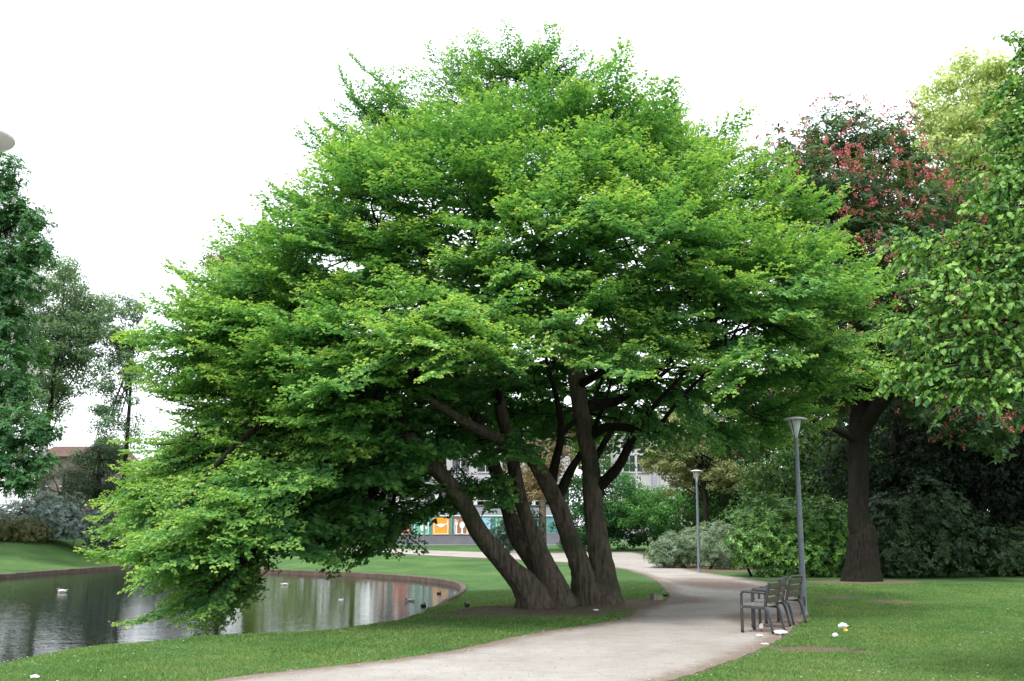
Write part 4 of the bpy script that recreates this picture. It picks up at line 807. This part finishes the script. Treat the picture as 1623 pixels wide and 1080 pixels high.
for c0, nm in ((604, 'brown'), (636, 'red'), (668, 'green'), (699, 'orange'), (732, 'brown'), (765, 'blue'), (798, 'green'), (830, 'red')):
    pn = part('panel', mural[nm], ho, (X(c0 - 13.2), X(c0 + 13.2), D1 - .04, D1 + .05, Z(849.5 if 0 else 848), Z(821)))
    part('pier', 'teal', ho, (X(c0 + 13.8), X(c0 + 18.0), D1 - .02, D1 + .055, Z(848), Z(819.2)))
    strokes(pn, c0, [(-10.5, 823.2), (-11.2, 835), (-10.6, 846.8), (0, 846.2), (10.6, 846.9), (11, 834), (10.6, 823.2)], .055)
    if nm == 'orange': blobpoly(pn, [(X(c0 + a_), Z(b_)) for a_, b_ in [(-11, 829), (-6, 831.5), (0, 830), (6, 831), (11, 828.5), (11, 830.5), (6, 833), (3.5, 835.5), (0, 836.6), (-3.5, 835.5), (-6, 833.2), (-11, 831)]], D1 - .06)
    if nm == 'green': blobpoly(pn, [(X(c0 + a_), Z(b_)) for a_, b_ in [(-2, 833), (7, 833), (7, 835), (9.5, 835), (9.5, 838.5), (6.5, 839), (5, 842), (0, 842), (-1.6, 839)]], D1 - .06)
    if nm == 'brown':
        blobpoly(pn, [(X(c0 - 8.5 + a_), Z(b_)) for a_, b_ in [(-2.4, 824), (-1.8, 824), (-1.7, 828), (-.6, 828), (-.5, 824), (.5, 824), (.6, 828), (1.7, 828), (1.8, 824), (2.4, 824), (2.4, 831), (1, 832.5), (1.2, 846), (-1.2, 846), (-1, 832.5), (-2.4, 831)]], D1 - .06, 'fork')
        blobpoly(pn, [(X(c0 + .5 + 4.2 * math.cos(t_)), Z(832.5 - 5.6 * math.sin(t_))) for t_ in np.linspace(-1.25, 4.39, 14)] + [(X(c0 - 1.2), Z(846)), (X(c0 + 2.2), Z(846))], D1 - .06, 'spoon')
        blobpoly(pn, [(X(c0 + 7.6 + a_), Z(b_)) for a_, b_ in [(0, 824), (1.6, 826), (2.2, 831), (1.8, 836), (2, 846), (0, 846)]], D1 - .06, 'knife')
    if nm == 'red': strokes(pn, c0, [(-9, 844.5), (-3, 846), (3, 844.4), (9, 845.2)], .05)
# pale building behind the bend of the path
D2 = 104.0; X2 = lambda p: bld(p, D2); Z2 = lambda p: hz(p, D2); b2 = np.array([X2(1050), D2, .4]); bb_old = bb; bb = b2
h2 = empty('pale_building', b2, 'pale brick building glimpsed behind the cream-leaved tree', 'building')
part('wall', 'brick', h2, (X2(985), X2(1150), D2, D2 + 10, 0, Z2(690)))
part('roof', 'plinth', h2, (X2(983), X2(1152), D2 - .3, D2 + 10.3, Z2(690), Z2(686)))
for z0_, z1_ in ((748, 722), (800, 776), (712, 697)):
    for p in (990, 1012, 1106, 1128):
        w_ = part('window', 'glass', h2, (X2(p), X2(p + 18), D2 - .05, D2 + .05, Z2(z0_), Z2(z1_))); part('frame', 'frame', w_, (X2(p), X2(p + 18), D2 - .12, D2 - .055, Z2(z0_ + 2), Z2(z0_)), (X2(p + 8.6), X2(p + 9.4), D2 - .09, D2 - .06, Z2(z0_), Z2(z1_)), (X2(p), X2(p + 18), D2 - .085, D2 - .058, Z2((z0_ + z1_) / 2), Z2((z0_ + z1_) / 2 - 1)))
part('stair_tower', 'concrete', h2, (X2(1034), X2(1042), D2 - .8, D2 - .01, 0, Z2(684))); part('drainpipe', 'white', h2, (X2(1043), X2(1045.5), D2 - .25, D2 - .02, 0, Z2(690)))
# tiled house far left
D3 = 110.0; X3 = lambda p: bld(p, D3); Z3 = lambda p: hz(p, D3); b3 = np.array([X3(100), D3, .9]); bb = b3
h3 = empty('brick_house', b3, 'far brick house with brown tiled roof beyond the pond', 'house')
part('wall', 'brickred', h3, (X3(55), X3(165), D3, D3 + 8, 0, Z3(722)))
rv = [(X3(50), D3 - .4, Z3(724)), (X3(170), D3 - .4, Z3(724)), (X3(168), D3 + 4, Z3(703)), (X3(52), D3 + 4, Z3(703)), (X3(50), D3 + 8.4, Z3(724)), (X3(170), D3 + 8.4, Z3(724))]
ro = mesh('roof', rv, [(0, 1, 2, 3), (3, 2, 5, 4), (0, 3, 4), (1, 5, 2), (0, 4, 5, 1)], M['rooftile'], h3, False, b3)
m = MB()
for k in range(9):
    f0 = k / 9; y = D3 - .4 + 4.4 * f0; z = Z3(724) + (Z3(703) - Z3(724)) * f0; m.box(X3(50.3), X3(169.7), y - .08, y + .02, z, z + .07)
m.build('tile_courses', M['rooftile'], ro, False, b3)['kind'] = 'stuff'
part('chimney', 'brickred', ro, (X3(120), X3(127), D3 + 3.6, D3 + 4.4, Z3(712), Z3(692)))
for p in (62, 90, 118, 144):
    w_ = part('window', 'glass', h3, (X3(p), X3(p + 12), D3 - .05, D3 + .05, Z3(770), Z3(745))); part('sill', 'white', w_, (X3(p - 1), X3(p + 13), D3 - .15, D3 - .055, Z3(772), Z3(770)))
bb = bb_old

# ------------------------------------------------------------------ lamp posts
def lamp(px, py, label, d=None, loc=None):
    p = loc if loc is not None else at(px, py, d); p = np.array([p[0], p[1], ground_z(p[0], p[1])])
    r = empty('lamp_post', p, label, 'lamp post', 'park lamp posts')
    MB().lathe([(.085, -.1), (.085, .02), (.066, .05), (.064, .30), (.060, .9), (.046, 2.6), (.040, 3.40), (.044, 3.44), (.046, 3.50)], 20).build('pole', M['lamp'], r, True)
    MB().box(-.022, .022, -.068, -.05, .18, .36).build('hatch', M['lamp_dark'], r)
    MB().lathe([(.040, 3.501), (.048, 3.52), (.150, 3.875)], 24).build('lantern_glass', M['lantern'], r, True)
    for i in range(4):
        t = math.pi / 4 + i * math.pi / 2; c, s = math.cos(t), math.sin(t); MB().bar((.050 * c, .050 * s, 3.505), (.158 * c, .158 * s, 3.88), .014, .016).build('rib', M['lamp_dark'], r)
    MB().lathe([(.232, 3.876), (.238, 3.886), (.236, 3.896), (.15, 3.925), (.03, 3.94)], 40).build('cap', M['lamp_cap'], r, True)
lamp(1274, 975, 'grey lamp post standing right behind the row of chairs', d=None, loc=on(1274.5, 975))
lamp(1108, 908, 'lamp post in front of the grey-green rhododendron', loc=on(1108.5, 908))
lamp(1037, 862, 'far lamp post beside the rounded deep green bushy tree', d=76)
lamp(672, 873, 'far lamp post in front of the picture panels', d=70)
pt = at(-46, 193, 5.8); lamp(0, 0, 'lamp post close on the near pond bank, only its disc cap in view', loc=np.array([pt[0], pt[1], 0]))

# ------------------------------------------------------------------ chairs
def chair(p, rz, label):
    r = empty('park_armchair', (p[0], p[1], 0.012), label, 'chair', 'chairs beside the path', rz)    # faces local -X
    w = .26; fr = M['chair']
    for s in (-1, 1):
        y = s * w
        m = MB(); m.tube([(-.25, y, 0), (-.25, y, .30), (-.25, y, .56), (-.243, y, .62), (-.215, y, .647), (-.15, y, .652), (.02, y, .645), (.17, y, .635)], [.021] * 8, 10, 30); m.build('armrest', fr, r, True)
        MB().tube([(-.25, y, .001), (-.25, y, .2), (-.25, y, .43)], [.026, .025, .022], 10, 8).build('leg', fr, r, True)
        MB().tube([(.13, y, .42), (.19, y, .36), (.235, y, .20), (.275, y, .001)], [.028, .030, .024, .021], 10, 14).build('leg', fr, r, True)
        MB().tube([(.15, y, .40), (.185, y, .58), (.245, y, .84)], [.027, .024, .018], 10, 10).build('back_post', fr, r, True)
        MB().bar((-.25, y, .415), (.17, y, .395), .03, .045).build('side_rail', fr, r, bevel=.006)
    MB().bar((-.25, -w, .41), (-.25, w, .41), .03, .04).build('front_rail', fr, r, bevel=.006)
    for k in range(5):
        x = -.225 + k * .086; MB().box(x - .037, x + .037, -w + .018, w - .018, .432 - k * .004, .452 - k * .004).build('seat_slat', M['seat'], r, bevel=.005)
    for k in range(3):
        t = .18 + k * .30; x0 = .172 + .072 * t; z0 = .47 + .37 * t - .012
        o = MB().box(-.011, .011, -w + .012, w - .012, -.045, .045).build('back_slat', M['slat'], r, bevel=.005); o.location = (x0, 0, z0); o.rotation_euler = (0, math.atan2(.06, .26), 0)
    MB().bar((.246, -w, .838), (.246, w, .838), .035, .03).build('top_rail', fr, r, bevel=.008)
c1 = (on(1178, 1003) + on(1216, 1005)) / 2 + np.array([.16, .14, 0])
for dx, dy, rz, lab in [(0, 0, -34, 'dark slatted armchair standing foremost of the row, litter at its legs'), (.34, .86, -26, 'middle dark slatted armchair between its two neighbours'), (.78, 1.62, -38, 'dark slatted armchair at the rear of the row, nearest the lamp post')]:
    chair(c1 + np.array([dx, dy, 0]), math.radians(rz), lab)

# ------------------------------------------------------------------ ducks and other birds
def bird(px, py, z, label, body, head, bill, s=1.0, rz=0.0, upright=False, loc=None, name='duck', cat='duck'):
    p = on(px, py, z) if loc is None else loc
    r = empty(name, p, label, cat, 'birds on and by the pond', rz); k = s
    pth = [(-.26, .10, .012), (-.20, .10, .05), (-.10, .085, .095), (.02, .08, .112), (.12, .092, .088), (.165, .128, .055), (.178, .160, .044), (.195, .186, .050), (.228, .198, .044), (.25, .195, .02)]
    V, F = tube([(x * k, 0, zz * k) for x, zz, _ in pth], [q * k for *_, q in pth], 12, 30)
    me = mesh('body', V, F, body, r, True); me.data.materials.append(head)
    for po_ in me.data.polygons:
        if po_.center.x > .15 * k and po_.center.z > .145 * k: po_.material_index = 1
    MB().tube([(.245 * k, 0, .193 * k), (.28 * k, 0, .186 * k), (.305 * k, 0, .182 * k)], [.017 * k, .014 * k, .009 * k], 8).build('bill', bill, r, True)
    MB().tube([(-.20 * k, 0, .13 * k), (-.29 * k, 0, .165 * k), (-.33 * k, 0, .18 * k)], [.035 * k, .022 * k, .006 * k], 8).build('tail', body, r, True)
    for sg in (-1, 1): MB().tube([(.08 * k, sg * .085 * k, .11 * k), (-.04 * k, sg * .098 * k, .115 * k), (-.20 * k, sg * .05 * k, .13 * k)], [.035 * k, .055 * k, .012 * k], 8).build('wing', body, r, True)
    if z > -.3:
        for sg in (-1, 1): MB().tube([(0, sg * .04 * k, .0), (.01 * k, sg * .04 * k, -.06 * k), (.04 * k, sg * .045 * k, -.075 * k)], [.009 * k, .008 * k, .014 * k], 6).build('leg', bill, r, True); 
grey = plain('grey_feathers', (.42, .40, .38), .8, 0, .25, 30); brown = plain('brown_feathers', (.14, .10, .07), .8, 0, .4, 40); black = plain('black_feathers', (.02, .02, .022), .7); green = plain('dark_green_head', (.02, .07, .045), .4); wht = plain('white_feathers', (.72, .71, .69), .8, 0, .1, 20); bill = plain('yellow_bill', (.55, .35, .06), .5)
bird(98, 941, WZ - .035, 'pale grey duck swimming alone on the open water of the pond', grey, brown, bill, .75, math.radians(160))
bird(452, 929, WZ - .035, 'pale duck swimming near the far kerb under the hanging branches', grey, brown, bill, .6, math.radians(15))
bird(696, 943, WZ - .035, 'dark duck swimming by the rounded end of the pond', black, black, bill, .5, math.radians(70))
bird(671, 963, WZ - .035, 'black waterbird swimming close to the near bank', black, black, wht, .55, math.radians(80))
bird(649, 955, WZ - .035, 'grey and white duck swimming beside the black waterbird', grey, green, bill, .55, math.radians(200))
bird(375, 1014, WZ - .035, 'dark moorhen swimming below the lowest branches', black, black, M['red'], .6, math.radians(10), name='moorhen', cat='bird')
bird(541, 953, WZ - .035, 'small white duck swimming in the middle of the pond', wht, wht, bill, .35, math.radians(-30))
pL = at(114, 892, 48.5); pL[2] = ground_z(pL[0], 48.5) + .09
bird(0, 0, 0, 'black and white duck standing on the far pond bank', black, wht, bill, .8, math.radians(190), loc=pL)
pL = on(740, 966); pL[2] = ground_z(pL[0], pL[1]) + .05
bird(0, 0, 0, 'small dark bird on the shaded grass by the pond end', black, black, bill, .4, math.radians(120), loc=pL, name='blackbird', cat='bird')
pL = on(1056, 948); pL[2] = .036
bird(0, 0, 0, 'dark pigeon beside the stone at the path edge', black, black, bill, .32, math.radians(20), loc=pL, name='pigeon', cat='bird')

# ------------------------------------------------------------------ litter and stones
def crumple(name, px, py, sx, sy, sz, label, mat='paper', cat='litter', seed=0, second=None, z=None):
    p = on(px, py); p[2] = (ground_z(p[0], p[1]) + .012) if z is None else z; r_ = np.random.default_rng(seed)
    r = empty(name, p, label, cat, 'litter by the path'); V, F = [], []; n, m = 14, 9
    for j in range(m):
        ph = math.pi * j / (m - 1)
        for i in range(n):
            t = 2 * math.pi * i / n; k = 1 + r_.normal(0, .17); V.append((sx * k * math.sin(ph) * math.cos(t), sy * k * math.sin(ph) * math.sin(t), max(0, sz * (.9 + k * math.cos(ph)))))
    for j in range(m - 1):
        for i in range(n): F.append((j * n + i, (j + 1) * n + i, (j + 1) * n + (i + 1) % n, j * n + (i + 1) % n))
    mesh('sheet', V, F, M[mat], r)
    if second: MB().lathe([(sz * .72, -sx * .35), (sz * .75, 0), (sz * .7, sx * .35)], 12).build('printed_band', M[second], r).rotation_euler = (0, math.pi / 2, .4); r.children[-1].location = (-sx * .45, 0, sz * .85)
crumple('paper_bag', 1237, 1007, .11, .08, .035, 'crumpled white paper bag on the grass edge behind the foremost chair', seed=1)
crumple('paper_cup', 1208, 1002, .032, .032, .045, 'crushed red and white cup under the foremost chair', seed=2, second='red')
crumple('paper_scrap', 1204, 1010, .055, .04, .014, 'flat pale paper scrap beside the crushed cup', seed=3)
crumple('paper_scrap', 1212, 1023, .05, .035, .010, 'small paper scrap lying alone on the gravel edge', seed=4)
crumple('food_wrapper', 1340, 1001, .085, .05, .045, 'white wrapper with yellow print on the lawn', seed=5, second='yellow')
crumple('paper_scrap', 1324, 1011, .045, .03, .03, 'folded white paper on the lawn beside the yellow-printed wrapper', seed=6)
crumple('paper_scrap', 55, 1077, .05, .03, .02, 'white paper scrap on the grass near the pond bank', seed=7)
crumple('paper_scrap', 944, 969, .06, .04, .015, 'pale paper scrap on bare soil below the stems', seed=8)
crumple('rubbish_bag', 815, 884, .22, .15, .14, 'white rubbish bag left beside the far path', seed=9, z=.2)
V, F = MB().box(-.14, .14, -.10, .10, -.03, .13).v, None
ps = on(1040, 951); sr = empty('stone_block', (ps[0], ps[1], .01), 'squared grey-brown stone at the path edge near the roots', 'stone', rz=.5)
m = MB(); m.v = [(-.16, -.1, -.04), (.15, -.11, -.04), (-.15, .1, -.04), (.16, .1, -.04), (-.12, -.08, .15), (.13, -.07, .09), (-.11, .08, .16), (.12, .08, .10)]; m.f = [(0, 2, 3, 1), (4, 5, 7, 6), (0, 1, 5, 4), (2, 6, 7, 3), (0, 4, 6, 2), (1, 3, 7, 5)]; m.build('block', M['stone'], sr, bevel=.015)

# ------------------------------------------------------------------ grass blades, daisies, pebbles
def scatter(n, x0, x1, y0, y1):
    y = y0 * (y1 / y0) ** rng.random(n); P = np.stack([(rng.random(n) * (x1 - x0) + x0) * y, y], 1); return P
P = scatter(470000, -.60, .64, 9.5, 34); sd = sdist(P); ok = (sd > .12) & ~inside(P, path_poly); P = P[ok]
dm_ = dirt(P); P = P[rng.random(len(P)) > np.clip(dm_ * 1.6 - .25, 0, .97)]
z = height(P); n = len(P); h = rng.uniform(.014, .036, n) * (1 + .4 * np.sin(P[:, 0] * 1.7) * np.sin(P[:, 1] * 1.3)); t = rng.uniform(0, 6.28, n); le = rng.normal(0, .022, (n, 2)); wd = .0045 + .00035 * P[:, 1]
B0 = np.column_stack([P, z - .005]); sv = np.stack([np.cos(t), np.sin(t), np.zeros(n)], 1) * wd[:, None]
V = np.stack([B0 - sv, B0 + sv, B0 + np.column_stack([le, h])], 1).reshape(-1, 3)
pat = .5 + .25 * np.sin(P[:, 0] * .9 + 2 * np.sin(P[:, 1] * .35)) * np.sin(P[:, 1] * .6) + .22 * np.sin(P[:, 0] * 3.1 + 1.7 * np.sin(P[:, 1] * 2.3)) * np.sin(P[:, 1] * 2.7 + np.sin(P[:, 0] * 1.9)) + .15 * np.sin(P[:, 0] * 7.3 + P[:, 1] * 3.1) * np.sin(P[:, 1] * 6.1 - P[:, 0] * 2)
C = mixc((.070, .185, .050), (.215, .315, .100), np.clip(pat * .75 + rng.normal(.12, .2, n), 0, 1)); dry = rng.random(n) < .03 + .08 * (pat > .72); C[dry] = np.array([.30, .27, .13]) * rng.uniform(.7, 1.1, (dry.sum(), 1))
gb = big_mesh('grass', V, np.arange(3 * n).reshape(-1, 3), M['leaf'], col=np.repeat(C, 3, 0)); tag(gb, 'short mown grass blades of the near lawn', 'grass', kind='stuff')
P = scatter(2600, -.5, .5, 11, 40); ok = (sdist(P) > .5) & ~inside(P, path_poly) & (dirt(P) < .2); P = P[ok]; P = P[(np.sin(P[:, 0] * .8 + 1) * np.sin(P[:, 1] * .5) + rng.normal(0, .5, len(P))) > .35]
dz = np.column_stack([P, height(P) + .045]); m = 5; bi = np.repeat(np.arange(len(dz)), m); th = np.tile(np.arange(m) * 2 * math.pi / m, len(dz)); fl = Leaves()
fl.add(dz[bi], np.stack([np.cos(th), np.sin(th), .15 + 0 * th], 1), np.tile([0, 0, 1.0], (len(bi), 1)) + rng.normal(0, .15, (len(bi), 3)), .014, .012, (.78, .78, .74)); o = fl.build('daisies', M['petal'], None, None); tag(o, 'tiny white daisies dotted over the lawn', 'flowers')
P = scatter(6000, -.5, .5, 11, 34); P = P[inside(P, path_poly)]; n = len(P); s_ = rng.uniform(.004, .014, n) * (1 + P[:, 1] * .012); T = np.array([(1, 0, 0), (0, 1, 0), (-1, 0, 0), (0, -1, 0), (0, 0, .8)])
V = (np.column_stack([P, np.full(n, .012)])[:, None] + T[None] * s_[:, None, None] * rng.uniform(.7, 1.3, (n, 5, 1))).reshape(-1, 3); F = (np.arange(n)[:, None, None] * 5 + np.array([(0, 1, 4), (1, 2, 4), (2, 3, 4), (3, 0, 4)])[None]).reshape(-1, 3)
pb = big_mesh('pebbles', V, F, M['grit']); tag(pb, 'loose grit and small stones on the path', 'gravel', kind='stuff')
tri = sum(len(o.data.loops) - 2 * len(o.data.polygons) for o in bpy.data.objects if o.type == 'MESH'); print('triangles', tri)
